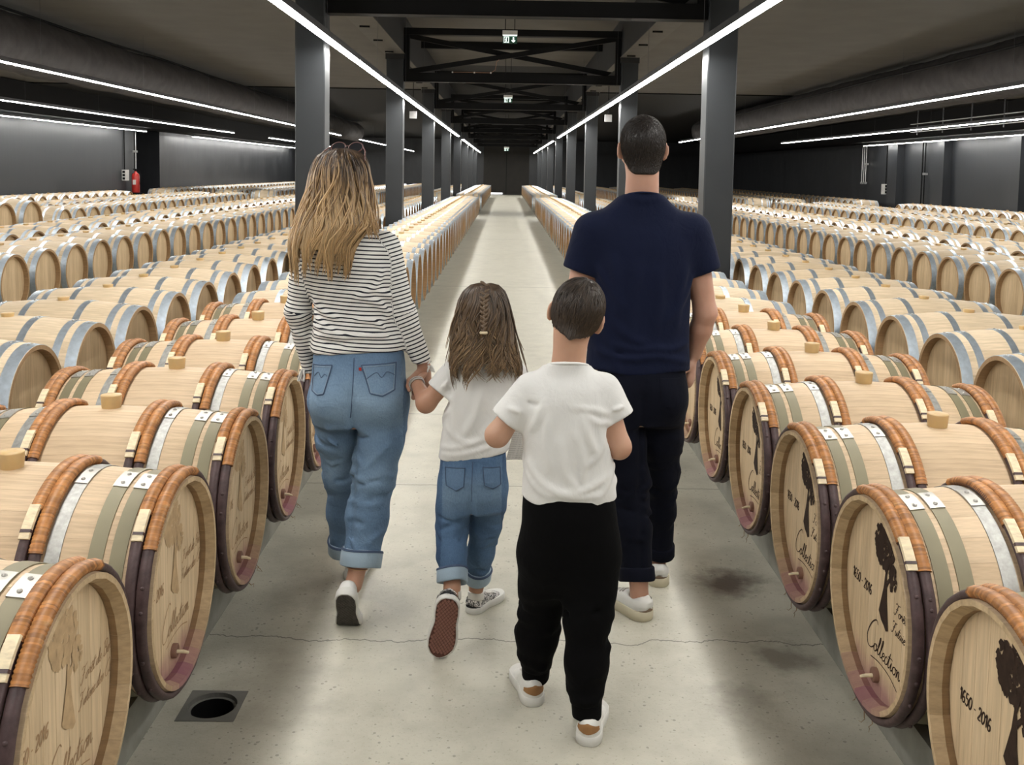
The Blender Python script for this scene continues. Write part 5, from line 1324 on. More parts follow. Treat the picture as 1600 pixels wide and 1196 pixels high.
    # jeans
    pel = [(0.70, -0.532, 3.655, 0.165, 0.118), (0.76, -0.532, 3.648, 0.176, 0.133), (0.81, -0.531, 3.643, 0.178, 0.140), (0.86, -0.532, 3.645, 0.176, 0.136), (0.92, -0.535, 3.653, 0.171, 0.126), (0.99, -0.537, 3.66, 0.163, 0.116)]
    lR = [(-0.449, 3.648, 0.78), (-0.452, 3.625, 0.65), (-0.470, 3.600, 0.52), (-0.487, 3.565, 0.38), (-0.504, 3.517, 0.225)]; rR_ = [0.096, 0.088, 0.079, 0.074, 0.064]
    lL = [(-0.617, 3.66, 0.78), (-0.617, 3.71, 0.64), (-0.607, 3.76, 0.48), (-0.613, 3.83, 0.30), (-0.618, 3.885, 0.135)]; rL_ = [0.093, 0.085, 0.075, 0.067, 0.061]
    jf = leg_folds(11, lR, rR_, 26, 0.010, 0.0065, 0.05, 1, 0.5) + leg_folds(12, lL, rL_, 24, 0.010, 0.006, 0.05, 1, 0.5)
    jf += [((-0.545, 3.55, 0.745), (-0.64, 3.545, 0.70), 0.012, 0.007), ((-0.53, 3.55, 0.74), (-0.40, 3.56, 0.715), 0.012, 0.008), ((-0.53, 3.56, 0.71), (-0.38, 3.58, 0.66), 0.012, 0.006), ((-0.40, 3.54, 0.66), (-0.50, 3.53, 0.56), 0.012, 0.006), ((-0.66, 3.60, 0.66), (-0.57, 3.60, 0.60), 0.012, 0.006),
           ((-0.54, 3.52, 0.54), (-0.42, 3.53, 0.49), 0.011, 0.008), ((-0.54, 3.52, 0.50), (-0.43, 3.52, 0.53), 0.010, -0.005)]
    cleft = lambda p: 0.012*np.exp(-((p[:, 0]+0.535)/0.012)**2)*np.clip((0.93-p[:, 2])/0.12, 0, 1)*(p[:, 1] < 3.65)
    def jeans(p):
        d = smin(chain(p, lR, rR_, 0.03), chain(p, lL, rL_, 0.03), 0.012); d = smin(d, stack(p, pel, 2.2), 0.035)
        for bx in (-0.447, -0.618): d = smin(d, ell(p, (bx, 3.60, 0.80), (0.085, 0.095, 0.085)), 0.04)
        d = d-ridges(p, jf)-wav(p, 9, 0.0014, 24)+cleft(p)
        for q, dd in ((lR, nrm(A3(lR[-1])-A3(lR[-2]))), (lL, nrm(A3(lL[-1])-A3(lL[-2])))):
            m = p[:, 2] < 0.45; e = (p-A3(q[-1]))@dd; near = np.linalg.norm(p-A3(q[-1]), axis=1) < 0.14
            d = np.where(near, np.maximum(d, e), d)
        return d
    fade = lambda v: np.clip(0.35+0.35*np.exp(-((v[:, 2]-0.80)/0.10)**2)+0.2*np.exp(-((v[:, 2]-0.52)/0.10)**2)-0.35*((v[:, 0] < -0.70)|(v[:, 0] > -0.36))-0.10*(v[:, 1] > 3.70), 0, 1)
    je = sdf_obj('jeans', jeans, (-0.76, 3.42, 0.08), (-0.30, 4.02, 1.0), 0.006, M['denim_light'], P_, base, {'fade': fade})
    cuff('cuff', A3(lR[-1])-nrm(A3(lR[-1])-A3(lR[-2]))*0.045, A3(lR[-1])-A3(lR[-2]), 0.070, 0.062, M['denim_in'], je, base, 1, 0.0, 0.006, True)
    cuff('cuff', A3(lL[-1])-nrm(A3(lL[-1])-A3(lL[-2]))*0.045, A3(lL[-1])-A3(lL[-2]), 0.066, 0.060, M['denim_in'], je, base, 2, 0.0, 0.006, True)
    Y0, Y1 = 3.40, 3.66
    for pts, arc in (([(-0.508, 0.945), (-0.388, 0.948), (-0.388, 0.855), (-0.428, 0.838), (-0.472, 0.848)], [(-0.490, 0.895), (-0.455, 0.918), (-0.435, 0.900), (-0.418, 0.918), (-0.392, 0.905)]),
                     ([(-0.692, 0.935), (-0.615, 0.942), (-0.640, 0.842), (-0.665, 0.835), (-0.690, 0.845)], [(-0.685, 0.895), (-0.668, 0.912), (-0.655, 0.895), (-0.642, 0.908), (-0.632, 0.902)])):
        po = patch('back_pocket', jeans, pts, Y0, Y1, 0.0022, M['denim_light'], je, base, 12, 12)
        loop = np.array(pts+[pts[0]]); c = np.mean(pts, 0)
        def jp(p): return jeans(p)-0.0022
        for a, q in zip(loop[:-1], loop[1:]): seam(jp, [a, q], Y0, Y1, 0.0004, 0.0017, M['stitch'], po, base)
        ins = c+(loop-c)*0.90
        for a, q in zip(ins[:-1], ins[1:]): seam(jp, [a, q], Y0, Y1, 0.0004, 0.0011, M['stitch_pale'], po, base)
        seam(jp, arc, Y0, Y1, 0.0006, 0.0012, M['stitch'], po, base, 'arcuate_stitching')
    b = MB(); b.box(-0.514, -0.506, 3.513, 3.517, 0.925, 0.937)
    yy = float(surf_y(jeans, -0.510, 0.930, Y0, Y1)); b = MB(); b.box(-0.516, -0.507, yy-0.005, yy-0.002, 0.926, 0.937); b.v = [tuple(A3(v)-base) for v in b.v]; b.obj('red_tab', M['red'], je)
    seam(jeans, [(-0.535, 0.97), (-0.536, 0.88), (-0.540, 0.80), (-0.545, 0.755)], Y0, Y1, 0.0005, 0.0018, M['stitch'], je, base, 'seat_seam')
    # body
    hd = Head((-0.598, 3.675, 1.600), 0.222, yaw=-0.25, pitch=-0.02)
    hL = hand_field((-0.722, 3.735, 0.872), (0.05, 0.25, -1), (1, 0.3, 0), 1, 0.35, 0.92)
    hR = hand_field((-0.292, 3.658, 0.905), (-0.10, -0.15, -1), (0.15, -0.9, 0.2), 1, 1.05, 0.95)
    ftR = A3((-0.520, 3.485, 0.165))
    def body(p):
        d = smin(hd.field(p), rc(p, hd.world((0, -0.022, -0.05)), (-0.590, 3.665, 1.42), 0.050, 0.056), 0.03)
        d = smin(d, stack(p, [(z, x, y, rx-0.018, ry-0.018) for z, x, y, rx, ry in body_sl if z < 1.43], 2.2), 0.02)
        d = smin(d, chain(p, aL, [r-0.014 for r in rL], 0.02), 0.02); d = smin(d, chain(p, aR, [r-0.014 for r in rR], 0.02), 0.02)
        d = smin(d, stack(p, [(z, x, y, rx-0.02, ry-0.02) for z, x, y, rx, ry in pel], 2.2), 0.03)
        d = smin(d, chain(p, lR[:4]+[(-0.507, 3.505, 0.235), (-0.525, 3.482, 0.150)], [0.076, 0.068, 0.055, 0.046, 0.032, 0.032], 0.02), 0.02)
        d = smin(d, chain(p, lL[:4]+[(-0.600, 3.90, 0.12), (-0.597, 3.93, 0.06)], [0.073, 0.065, 0.052, 0.045, 0.031, 0.033], 0.02), 0.02)
        return smin(smin(d, hL(p), 0.012), hR(p), 0.012)
    bo = sdf_obj('body', lambda p: body(p), (-0.83, 3.42, 0.0), (-0.22, 4.02, 1.74), 0.0068, M['skin_w'], P_, base, None, None,
                 [(hR, (-0.40, 3.54, 0.74), (-0.20, 3.74, 0.925), 0.0032), (hL, (-0.80, 3.66, 0.70), (-0.64, 3.86, 0.885), 0.004)])
    face_parts(hd, bo, base)
    # hair
    hs = [(1.722, -0.600, 3.665, 0.020, 0.02), (1.715, -0.600, 3.66, 0.050, 0.06), (1.695, -0.602, 3.655, 0.080, 0.095), (1.66, -0.604, 3.65, 0.097, 0.117), (1.62, -0.606, 3.648, 0.106, 0.125), (1.56, -0.606, 3.645, 0.117, 0.128), (1.50, -0.607, 3.63, 0.127, 0.125), (1.445, -0.613, 3.60, 0.134, 0.115), (1.40, -0.640, 3.570, 0.120, 0.090), (1.36, -0.652, 3.550, 0.112, 0.072), (1.32, -0.656, 3.543, 0.107, 0.062), (1.270, -0.656, 3.540, 0.102, 0.056)]
    mane(hs, P_, base, M['hair_w'], 21, 1500, 0.0027, (0.20, 8.0), 1.85, 0.95, 'hair', 46, 0.16)
    # locks falling over the right shoulder
    rg = np.random.default_rng(8); cs = []
    for _ in range(120):
        a = rg.uniform(0, 1); z = np.linspace(1.64, 1.425+rg.normal(0, 0.015), 14); f = np.linspace(0, 1, 14)
        cs.append(np.stack([-0.510-0.02*a+0.05*f**1.5+0.006*np.sin(f*7+a*5), 3.62-0.08*a*(1-f*0.3)-0.02*f, z], 1)+rg.normal(0, 0.002, 3))
    hair = [o for o in P_.children if o.name.startswith('hair')][0]
    strand_mesh('side_locks', cs, 0.0026, M['hair_w'], hair, base, 0.6, 4, 9, 0.15)
    # shoes
    wm = dict(upper=M['canvas_white'], sole=M['sole_white'], lace=M['lace'], lug=M['tread_dark'])
    shoe(P_, base, 0.252, (-0.545, 3.30, 0.0), -0.04, wm, bend=1.06, sole_h=0.030, collar=0.30, tread=M['tread_dark'], left=False, roll=0.0)
    shoe(P_, base, 0.252, (-0.590, 3.86, 0.0), -0.10, wm, sole_h=0.030, collar=0.30, tread=M['tread_dark'], left=True)
    # anklet and bracelet
    b = MB(); c = A3((-0.513, 3.498, 0.205)); ax = nrm((-0.1, -0.25, -1)); x = nrm(np.cross(ax, (0, 1, 0))); y = np.cross(ax, x)
    b.tube([c+(x*math.cos(a)+y*math.sin(a))*0.036-base for a in np.linspace(0, 2*PI, 30)[:-1]], 0.0018, 5, closed=True, cap=False)
    for a in (1.2, 1.45, 1.7): b.lathe([(0.0005, -0.004), (0.004, 0), (0.0005, 0.004)], 6); k0 = len(b.v)-(18+12); b.v[k0:] = [tuple(A3(v)+c+(x*math.cos(a+3.0)+y*math.sin(a+3.0))*0.038-base) for v in b.v[k0:]]
    b.obj('anklet', M['goldchain'], P_)
    return hd
hdW = build_woman()
# sunglasses pushed up on the hair: a thing of its own
def sunglasses(hd):
    t_ = thing('sunglasses', 'thin-framed sunglasses pushed up on the head of the long-haired woman', 'sunglasses', tuple(hd.world((0, 0.02, 0.118))))
    base = A3(t_.location); fr = simple('tortoise_frame', (0.10, 0.035, 0.03), 0.3); ln = simple('dark_lens', (0.02, 0.02, 0.022), 0.1)
    W_ = lambda q: hd.world(q)-base
    for sx in (-1, 1):
        b = MB(); ring = [W_((sx*0.036+0.029*math.cos(a), 0.030+0.014*math.sin(a), 0.134+0.020*math.sin(a))) for a in np.linspace(0, 2*PI, 25)[:-1]]
        b.tube(ring, 0.0022, 6, closed=True, cap=False); b.obj('rim', fr, t_)
        b = MB(); b.add(ring, [tuple(range(24))]); b.obj('lens', ln, t_)
        b = MB(); b.tube([W_((sx*0.066, 0.030, 0.136)), W_((sx*0.083, 0.010, 0.120)), W_((sx*0.100, -0.035, 0.085)), W_((sx*0.104, -0.052, 0.055))], [0.0026, 0.0026, 0.0024, 0.003], 6); b.obj('temple', fr, t_)
    b = MB(); b.tube([W_((-0.008, 0.032, 0.137)), W_((0, 0.034, 0.141)), W_((0.008, 0.032, 0.137))], 0.0022, 6); b.obj('bridge', fr, t_)
sunglasses(hdW)

# ------------------------------------------------------------------ man
def build_man():
    base = np.array([0.52, 3.74, 0.0])
    P_ = person('tall man with short dark hair in navy t-shirt and dark trousers, seen from behind', base)
    sl = [(0.885, 0.516, 3.75, 0.197, 0.130), (0.94, 0.516, 3.75, 0.195, 0.128), (1.0, 0.516, 3.75, 0.192, 0.124), (1.1, 0.518, 3.745, 0.189, 0.121), (1.2, 0.521, 3.74, 0.190, 0.122), (1.3, 0.523, 3.737, 0.197, 0.125), (1.38, 0.522, 3.737, 0.205, 0.120), (1.44, 0.519, 3.742, 0.208, 0.110), (1.49, 0.517, 3.75, 0.178, 0.096), (1.53, 0.516, 3.748, 0.125, 0.086), (1.56, 0.516, 3.744, 0.088, 0.078), (1.60, 0.516, 3.742, 0.073, 0.074), (1.66, 0.516, 3.742, 0.072, 0.073)]
    sL = [(0.335, 3.745, 1.425), (0.285, 3.742, 1.275)]; sR = [(0.705, 3.745, 1.43), (0.762, 3.742, 1.28)]
    dSL, dSR = nrm(A3(sL[1])-A3(sL[0])), nrm(A3(sR[1])-A3(sR[0]))
    aL = [(0.33, 3.745, 1.42), (0.272, 3.752, 1.13), (0.292, 3.85, 0.95)]; aR = [(0.71, 3.745, 1.42), (0.770, 3.748, 1.125), (0.742, 3.80, 0.955)]
    OT = lambda pts, w, h: on_torso(sl, pts, w, h)
    F_ = [OT([(0.36, 0.99), (0.46, 0.965), (0.58, 0.975), (0.70, 0.945)], 0.012, 0.010), OT([(0.40, 1.02), (0.50, 1.0), (0.58, 1.005)], 0.012, 0.006), OT([(0.69, 1.02), (0.62, 1.0), (0.55, 1.01)], 0.013, 0.007), OT([(0.40, 1.34), (0.42, 1.22), (0.43, 1.12)], 0.02, 0.006), OT([(0.67, 1.30), (0.65, 1.2), (0.64, 1.08)], 0.018, 0.006),
          OT([(0.35, 1.30), (0.40, 1.22), (0.46, 1.15)], 0.013, 0.007), OT([(0.70, 1.27), (0.66, 1.18), (0.60, 1.10)], 0.014, 0.007), OT([(0.49, 1.32), (0.475, 1.18), (0.47, 1.05)], 0.022, 0.005), OT([(0.57, 1.3), (0.575, 1.18), (0.56, 1.08)], 0.02, 0.004), OT([(0.45, 1.56), (0.52, 1.55), (0.58, 1.56)], 0.012, 0.003)] + fold_set(31, 8, 0.52, 3.745, 0.92, 1.15, 0.19, 0.123, 0.014, 0.005, 0.5)
    def shirt(p):
        d = stack(p, sl, 2.35); d = smin(d, rc(p, sL[0], sL[1], 0.078, 0.066), 0.035); d = smin(d, rc(p, sR[0], sR[1], 0.078, 0.064), 0.035)
        d = d-ridges(p, F_)-wav(p, 5, 0.0014, 20)
        d = np.where(p[:, 0] < 0.36, np.maximum(d, np.where((p-A3(sL[1]))@dSL > -0.1, (p-A3(sL[1]))@dSL, -1)) if False else d, d)
        mL = rc(p, sL[0], A3(sL[1])+dSL*0.08, 0.1, 0.09) < 0; mR = rc(p, sR[0], A3(sR[1])+dSR*0.08, 0.1, 0.09) < 0
        d = np.where(mL & (p[:, 0] < 0.345), np.maximum(d, (p-A3(sL[1]))@dSL), d); d = np.where(mR & (p[:, 0] > 0.70), np.maximum(d, (p-A3(sR[1]))@dSR), d)
        d = smax(d, 0.905+0.006*np.sin(p[:, 0]*22)-p[:, 2], 0.006)
        return np.maximum(d, p[:, 2]-1.583+0.28*(p[:, 1]-3.668))
    tee = sdf_obj('navy_tshirt', shirt, (0.18, 3.56, 0.87), (0.87, 3.92, 1.62), 0.0065, M['tee_navy'], P_, base)
    b = MB(); b.tube([(0.516+0.0725*math.sin(a)-base[0], 3.742-0.0735*math.cos(a)-base[1], 1.580-0.28*(0.074-0.0735*math.cos(a))) for a in np.linspace(0, 2*PI, 41)[:-1]], [0.008]*40, 6, closed=True, cap=False, flat=0.6); b.obj('collar', M['tee_navy'], tee)
    pel = [(0.70, 0.522, 3.748, 0.165, 0.118), (0.78, 0.522, 3.742, 0.180, 0.132), (0.85, 0.522, 3.742, 0.182, 0.134), (0.93, 0.52, 3.75, 0.176, 0.122)]
    lL = [(0.440, 3.742, 0.76), (0.462, 3.715, 0.62), (0.490, 3.685, 0.48), (0.500, 3.645, 0.32), (0.514, 3.600, 0.145)]; rl = [0.098, 0.086, 0.074, 0.068, 0.060]
    lR = [(0.608, 3.762, 0.76), (0.622, 3.80, 0.62), (0.634, 3.855, 0.47), (0.642, 3.895, 0.30), (0.648, 3.925, 0.115)]; rr = [0.096, 0.084, 0.070, 0.062, 0.056]
    pf = leg_folds(41, lL, rl, 24, 0.010, 0.006, 0.2, 0.9, 0.55)+leg_folds(42, lR, rr, 22, 0.010, 0.006, 0.2, 0.95, 0.55)
    def pants(p):
        d = smin(chain(p, lL, rl, 0.03), chain(p, lR, rr, 0.03), 0.012); d = smin(d, stack(p, pel, 2.2), 0.035)
        for bx in (0.435, 0.610): d = smin(d, ell(p, (bx, 3.70, 0.80), (0.085, 0.09, 0.085)), 0.04)
        d = d-ridges(p, pf)-wav(p, 12, 0.001, 24)+0.010*np.exp(-((p[:, 0]-0.522)/0.012)**2)*np.clip((0.90-p[:, 2])/0.1, 0, 1)*(p[:, 1] < 3.74)
        for q in (lL, lR):
            dd = nrm(A3(q[-1])-A3(q[-2])); near = np.linalg.norm(p-A3(q[-1]), axis=1) < 0.13; d = np.where(near, np.maximum(d, (p-A3(q[-1]))@dd), d)
        return d
    pa = sdf_obj('trousers', pants, (0.30, 3.50, 0.08), (0.75, 4.02, 0.94), 0.0068, M['dark_denim'], P_, base)
    for q, r, s in ((lL, 0.0635, 3), (lR, 0.0595, 4)): cuff('cuff', A3(q[-1])-nrm(A3(q[-1])-A3(q[-2]))*0.04, A3(q[-1])-A3(q[-2]), r, 0.05, M['dark_denim'], pa, base, s, 0.0, 0.005)
    patch('back_pocket', pants, [(0.585, 0.895), (0.665, 0.890), (0.668, 0.80), (0.625, 0.785), (0.588, 0.80)], 3.5, 3.75, 0.002, M['dark_denim'], pa, base)
    hd = Head((0.514, 3.765, 1.740), 0.240, yaw=0.03, ear=1.02)
    hR = hand_field((0.741, 3.803, 0.940), (-0.12, 0.12, -1), (-0.9, 0.35, 0), -1, 1.0, 1.06); hL = hand_field((0.293, 3.853, 0.935), (0.1, 0.3, -1), (0.9, 0.2, 0.0), 1, 0.5, 1.06)
    def body(p):
        d = smin(hd.field(p), rc(p, hd.world((0, -0.028, -0.045)), (0.516, 3.752, 1.50), 0.060, 0.066), 0.035)
        d = smin(d, stack(p, [(z, x, y, rx-0.022, ry-0.022) for z, x, y, rx, ry in sl if z < 1.53], 2.3), 0.02)
        for a, h, w in ((aL, hL, 1), (aR, hR, 1)): d = smin(d, smin(rc(p, a[0], a[1], 0.056, 0.043), smin(rc(p, a[1], (A3(a[1])*0.6+A3(a[2])*0.4), 0.043, 0.041), rc(p, (A3(a[1])*0.6+A3(a[2])*0.4), a[2], 0.041, 0.029), 0.02), 0.02), 0.02)
        d = smin(d, stack(p, [(z, x, y, rx-0.02, ry-0.02) for z, x, y, rx, ry in pel], 2.2), 0.03)
        d = smin(d, chain(p, lL[:4]+[(0.520, 3.592, 0.15), (0.528, 3.595, 0.05)], [0.078, 0.066, 0.052, 0.046, 0.034, 0.036], 0.02), 0.02)
        d = smin(d, chain(p, lR[:4]+[(0.645, 3.92, 0.13), (0.64, 3.915, 0.05)], [0.076, 0.064, 0.050, 0.045, 0.033, 0.036], 0.02), 0.02)
        return smin(smin(d, hL(p), 0.012), hR(p), 0.012)
    bo = sdf_obj('body', body, (0.19, 3.52, 0.0), (0.85, 4.02, 1.88), 0.0068, M['skin_m'], P_, base, None, None, [(lambda p: smin(hR(p), rc(p, aR[1], aR[2], 0.043, 0.029), 0.012), (0.66, 3.72, 0.78), (0.83, 3.93, 0.975), 0.0034)])
    face_parts(hd, bo, base)
    def line(q): return np.maximum(np.interp(q[:, 1], [-0.06, -0.03, -0.005, 0.02, 0.06], [-0.090, -0.066, 0.022, 0.030, 0.0])+0.55*np.clip(np.abs(q[:, 0])-0.034, 0, 0.04)-q[:, 2], q[:, 1]-np.interp(q[:, 2], [0.0, 0.05, 0.09], [0.045, 0.066, 0.075]))
    short_hair(hd, P_, base, M['hair_m'], 0.006, 0.016, 4200, line, (0.01, -0.07, 0.075), 51, 0.0010, 0.35)
    mm = dict(upper=M['shoe_white'], sole=M['sole_cream'], tab=M['taupe_suede'], collar=M['shoe_white'], lace=M['lace'], lug=M['sole_cream'])
    u, T, f = shoe(P_, base, 0.295, (0.556, 3.545, 0.0), 0.62, mm, sole_h=0.036, collar=0.31, style='run', left=True, width=1.0)
    shoe(P_, base, 0.295, (0.640, 3.845, 0.0), -0.05, mm, sole_h=0.036, collar=0.31, style='run', left=False)
    return hd
build_man()

# ------------------------------------------------------------------ boy
def build_boy():
    base = np.array([0.20, 2.90, 0.0])
    P_ = person('boy with short brown hair in white t-shirt and black jogging trousers, nearest to the camera', base)
    sl = [(0.665, 0.205, 2.905, 0.143, 0.104), (0.71, 0.205, 2.903, 0.140, 0.101), (0.78, 0.202, 2.90, 0.136, 0.097), (0.86, 0.198, 2.897, 0.134, 0.094), (0.93, 0.194, 2.897, 0.136, 0.092), (0.985, 0.190, 2.90, 0.138, 0.088), (1.025, 0.189, 2.905, 0.125, 0.078), (1.055, 0.190, 2.91, 0.092, 0.064), (1.08, 0.192, 2.909, 0.068, 0.060), (1.105, 0.193, 2.908, 0.058, 0.058), (1.15, 0.193, 2.908, 0.057, 0.057)]
    sL = [(0.085, 2.903, 1.005), (0.010, 2.893, 0.912)]; sR = [(0.300, 2.903, 1.012), (0.352, 2.888, 0.925)]
    dSL, dSR = nrm(A3(sL[1])-A3(sL[0])), nrm(A3(sR[1])-A3(sR[0]))
    aL = [(0.085, 2.903, 1.0), (-0.012, 2.895, 0.868), (0.062, 3.045, 0.905)]; aR = [(0.300, 2.903, 1.0), (0.349, 2.880, 0.842), (0.285, 3.03, 0.91)]
    OT = lambda pts, w, h: on_torso(sl, pts, w, h)
    F_ = [OT([(0.32, 0.945), (0.27, 0.965), (0.21, 0.975)], 0.009, 0.0045), OT([(0.32, 0.92), (0.28, 0.93), (0.24, 0.955)], 0.009, 0.005), OT([(0.235, 0.945), (0.25, 0.89), (0.275, 0.84)], 0.011, 0.006), OT([(0.135, 0.94), (0.13, 0.87), (0.145, 0.79)], 0.011, 0.006), OT([(0.085, 0.90), (0.105, 0.94), (0.12, 0.99)], 0.010, 0.005), OT([(0.085, 0.80), (0.12, 0.75), (0.19, 0.722), (0.26, 0.74), (0.32, 0.775)], 0.010, 0.008), OT([(0.13, 0.735), (0.20, 0.712), (0.30, 0.718)], 0.009, 0.007), OT([(0.08, 0.765), (0.11, 0.73), (0.15, 0.71)], 0.009, 0.007), OT([(0.335, 0.80), (0.31, 0.745), (0.28, 0.705)], 0.010, 0.006), OT([(0.215, 0.90), (0.235, 0.83), (0.235, 0.76)], 0.012, 0.005), OT([(0.17, 0.88), (0.18, 0.81), (0.20, 0.75)], 0.012, 0.0045), OT([(0.30, 0.88), (0.28, 0.83), (0.24, 0.80)], 0.009, 0.004), OT([(0.20, 0.725), (0.215, 0.745), (0.20, 0.77)], 0.008, 0.006),
          ((0.055, 2.84, 0.95), (0.01, 2.845, 0.965), 0.009, 0.004), ((0.32, 2.83, 0.96), (0.365, 2.85, 0.975), 0.009, 0.004)] + fold_set(61, 9, 0.20, 2.90, 0.72, 1.0, 0.137, 0.098, 0.010, 0.0035, 0.6, 0.09)
    def shirt(p):
        d = stack(p, sl, 2.35); d = smin(d, rc(p, sL[0], sL[1], 0.050, 0.050), 0.025); d = smin(d, rc(p, sR[0], sR[1], 0.050, 0.046), 0.025)
        d = d-ridges(p, F_)-wav(p, 6, 0.0012, 30)
        for s, dd, m in ((sL, dSL, p[:, 0] < 0.075), (sR, dSR, p[:, 0] > 0.305)):
            near = rc(p, s[0], A3(s[1])+dd*0.06, 0.075, 0.07) < 0; d = np.where(near & m, np.maximum(d, (p-A3(s[1]))@dd), d)
        d = smax(d, 0.682+0.012*np.sin(p[:, 0]*24+1.0)*(p[:, 0] < 0.2)-p[:, 2], 0.005)
        return np.maximum(d, p[:, 2]-1.098+0.30*(p[:, 1]-2.850))
    tee = sdf_obj('white_tshirt', shirt, (-0.08, 2.75, 0.64), (0.44, 3.06, 1.13), 0.0052, M['tee_white'], P_, base)
    b = MB(); b.tube([(0.193+0.0585*math.sin(a)-base[0], 2.908-0.0582*math.cos(a)-base[1], 1.096-0.30*(0.058-0.0582*math.cos(a))) for a in np.linspace(0, 2*PI, 41)[:-1]], [0.0075]*40, 6, closed=True, cap=False, flat=0.6); b.obj('collar', M['tee_white'], tee)
    pel = [(0.40, 0.207, 2.90, 0.080, 0.060), (0.45, 0.208, 2.90, 0.118, 0.092), (0.50, 0.209, 2.898, 0.138, 0.108), (0.58, 0.210, 2.895, 0.146, 0.113), (0.65, 0.207, 2.897, 0.141, 0.108), (0.71, 0.205, 2.90, 0.134, 0.098)]
    lL = [(0.137, 2.91, 0.50), (0.133, 2.94, 0.40), (0.131, 2.965, 0.32), (0.123, 2.985, 0.21), (0.122, 3.0, 0.12)]; rl = [0.072, 0.069, 0.065, 0.062, 0.051]
    lR = [(0.283, 2.89, 0.50), (0.275, 2.865, 0.41), (0.264, 2.845, 0.33), (0.262, 2.82, 0.21), (0.264, 2.80, 0.115)]; rr = [0.073, 0.070, 0.066, 0.061, 0.051]
    pf = leg_folds(71, lL, rl, 14, 0.012, 0.006, 0.3, 0.98)+leg_folds(72, lR, rr, 14, 0.012, 0.006, 0.3, 0.98)
    def pants(p):
        d = smin(chain(p, lL, rl, 0.03), chain(p, lR, rr, 0.03), 0.014); d = smin(d, stack(p, pel, 2.2), 0.06)
        d = d-ridges(p, pf)-wav(p, 15, 0.001, 24)
        for q in (lL, lR):
            dd = nrm(A3(q[-1])-A3(q[-2])); near = np.linalg.norm(p-A3(q[-1]), axis=1) < 0.10; d = np.where(near, np.maximum(d, (p-A3(q[-1]))@dd-0.02), d)
        return d
    pa = sdf_obj('jogging_trousers', pants, (0.03, 2.72, 0.05), (0.39, 3.09, 0.72), 0.006, M['black_jersey'], P_, base)
    for q, r in ((lL, 0.042), (lR, 0.042)): cuff('ribbed_cuff', A3(q[-1])-nrm(A3(q[-1])-A3(q[-2]))*0.005, A3(q[-1])-A3(q[-2]), r, 0.062, M['black_jersey'], pa, base, 5, -0.003, 0.004)
    hd = Head((0.216, 2.930, 1.222), 0.212, yaw=-0.10, pitch=-0.22, roll=0.26, ear=1.08)
    hL = hand_field((0.066, 3.055, 0.905), (0.30, 0.85, -0.25), (0.85, -0.3, -0.3), 1, 0.75, 0.74); hR = hand_field((0.281, 3.040, 0.912), (-0.45, 0.85, 0.05), (-0.85, -0.4, 0), -1, 0.75, 0.74)
    def body(p):
        d = smin(hd.field(p), rc(p, hd.world((0, -0.022, -0.045)), (0.193, 2.912, 1.045), 0.048, 0.052), 0.03)
        d = smin(d, stack(p, [(z, x, y, rx-0.018, ry-0.018) for z, x, y, rx, ry in sl if z < 1.06], 2.3), 0.02)
        for a in (aL, aR): d = smin(d, chain(p, a, [0.037, 0.034, 0.022], 0.02), 0.015)
        d = smin(d, stack(p, [(z, x, y, rx-0.025, ry-0.025) for z, x, y, rx, ry in pel], 2.2), 0.03)
        d = smin(d, chain(p, lL[:4]+[(0.120, 3.005, 0.05)], [0.056, 0.050, 0.042, 0.036, 0.028], 0.02), 0.02); d = smin(d, chain(p, lR[:4]+[(0.266, 2.80, 0.05)], [0.056, 0.050, 0.042, 0.036, 0.028], 0.02), 0.02)
        return smin(smin(d, hL(p), 0.01), hR(p), 0.01)
    bo = sdf_obj('body', body, (-0.08, 2.72, 0.0), (0.44, 3.20, 1.36), 0.0056, M['skin_b'], P_, base, None, None, [(hL, (0.03, 3.0, 0.80), (0.20, 3.20, 0.97), 0.0034), (hR, (0.13, 3.0, 0.82), (0.33, 3.20, 0.98), 0.0034)])
    face_parts(hd, bo, base)
    def line(q): return np.maximum(np.interp(q[:, 1], [-0.06, -0.03, -0.005, 0.02, 0.06], [-0.070, -0.045, 0.024, 0.030, 0.0])+0.55*np.clip(np.abs(q[:, 0])-0.030, 0, 0.04)-0.013*np.exp(-(q[:, 0]/0.014)**2)*(q[:, 1] < -0.03)-q[:, 2], q[:, 1]-np.interp(q[:, 2], [0.0, 0.05, 0.09], [0.045, 0.070, 0.082]))
    short_hair(hd, P_, base, M['hair_b'], 0.009, 0.040, 3600, line, (0.005, -0.045, 0.09), 52, 0.0013, 0.12, jit=0.12)
    bm = dict(upper=M['shoe_white'], sole=M['sole_white'], tab=M['tan_suede'], lace=M['lace'], lug=M['sole_white'])
    shoe(P_, base, 0.225, (0.118, 2.945, 0.0), 0.22, bm, sole_h=0.026, collar=0.36, style='court', left=True, width=1.08)
    shoe(P_, base, 0.225, (0.262, 2.735, 0.0), -0.22, bm, sole_h=0.026, collar=0.36, style='court', left=False, width=1.08)
build_boy()
lf = thing('leaflet', 'folded printed paper leaflet hanging from the hand of the boy', 'leaflet', (0.055, 3.13, 0.80))
def mk_paper():
    t = NT('printed_paper'); g = t.sep(t.coord()); ln = t.math('LESS_THAN', t.math('FRACT', t.math('MULTIPLY', g[2], 160)), 0.4); n = t.noise(t.coord((120, 120, 8)), 1, 2)
    t.color(t.mix(t.math('MULTIPLY', t.math('MULTIPLY', ln, t.math('GREATER_THAN', n, 0.45)), 0.4), (0.62, 0.61, 0.58), (0.14, 0.14, 0.14))); return t.set(0.7, 0, 0.3)
M['paper'] = mk_paper()
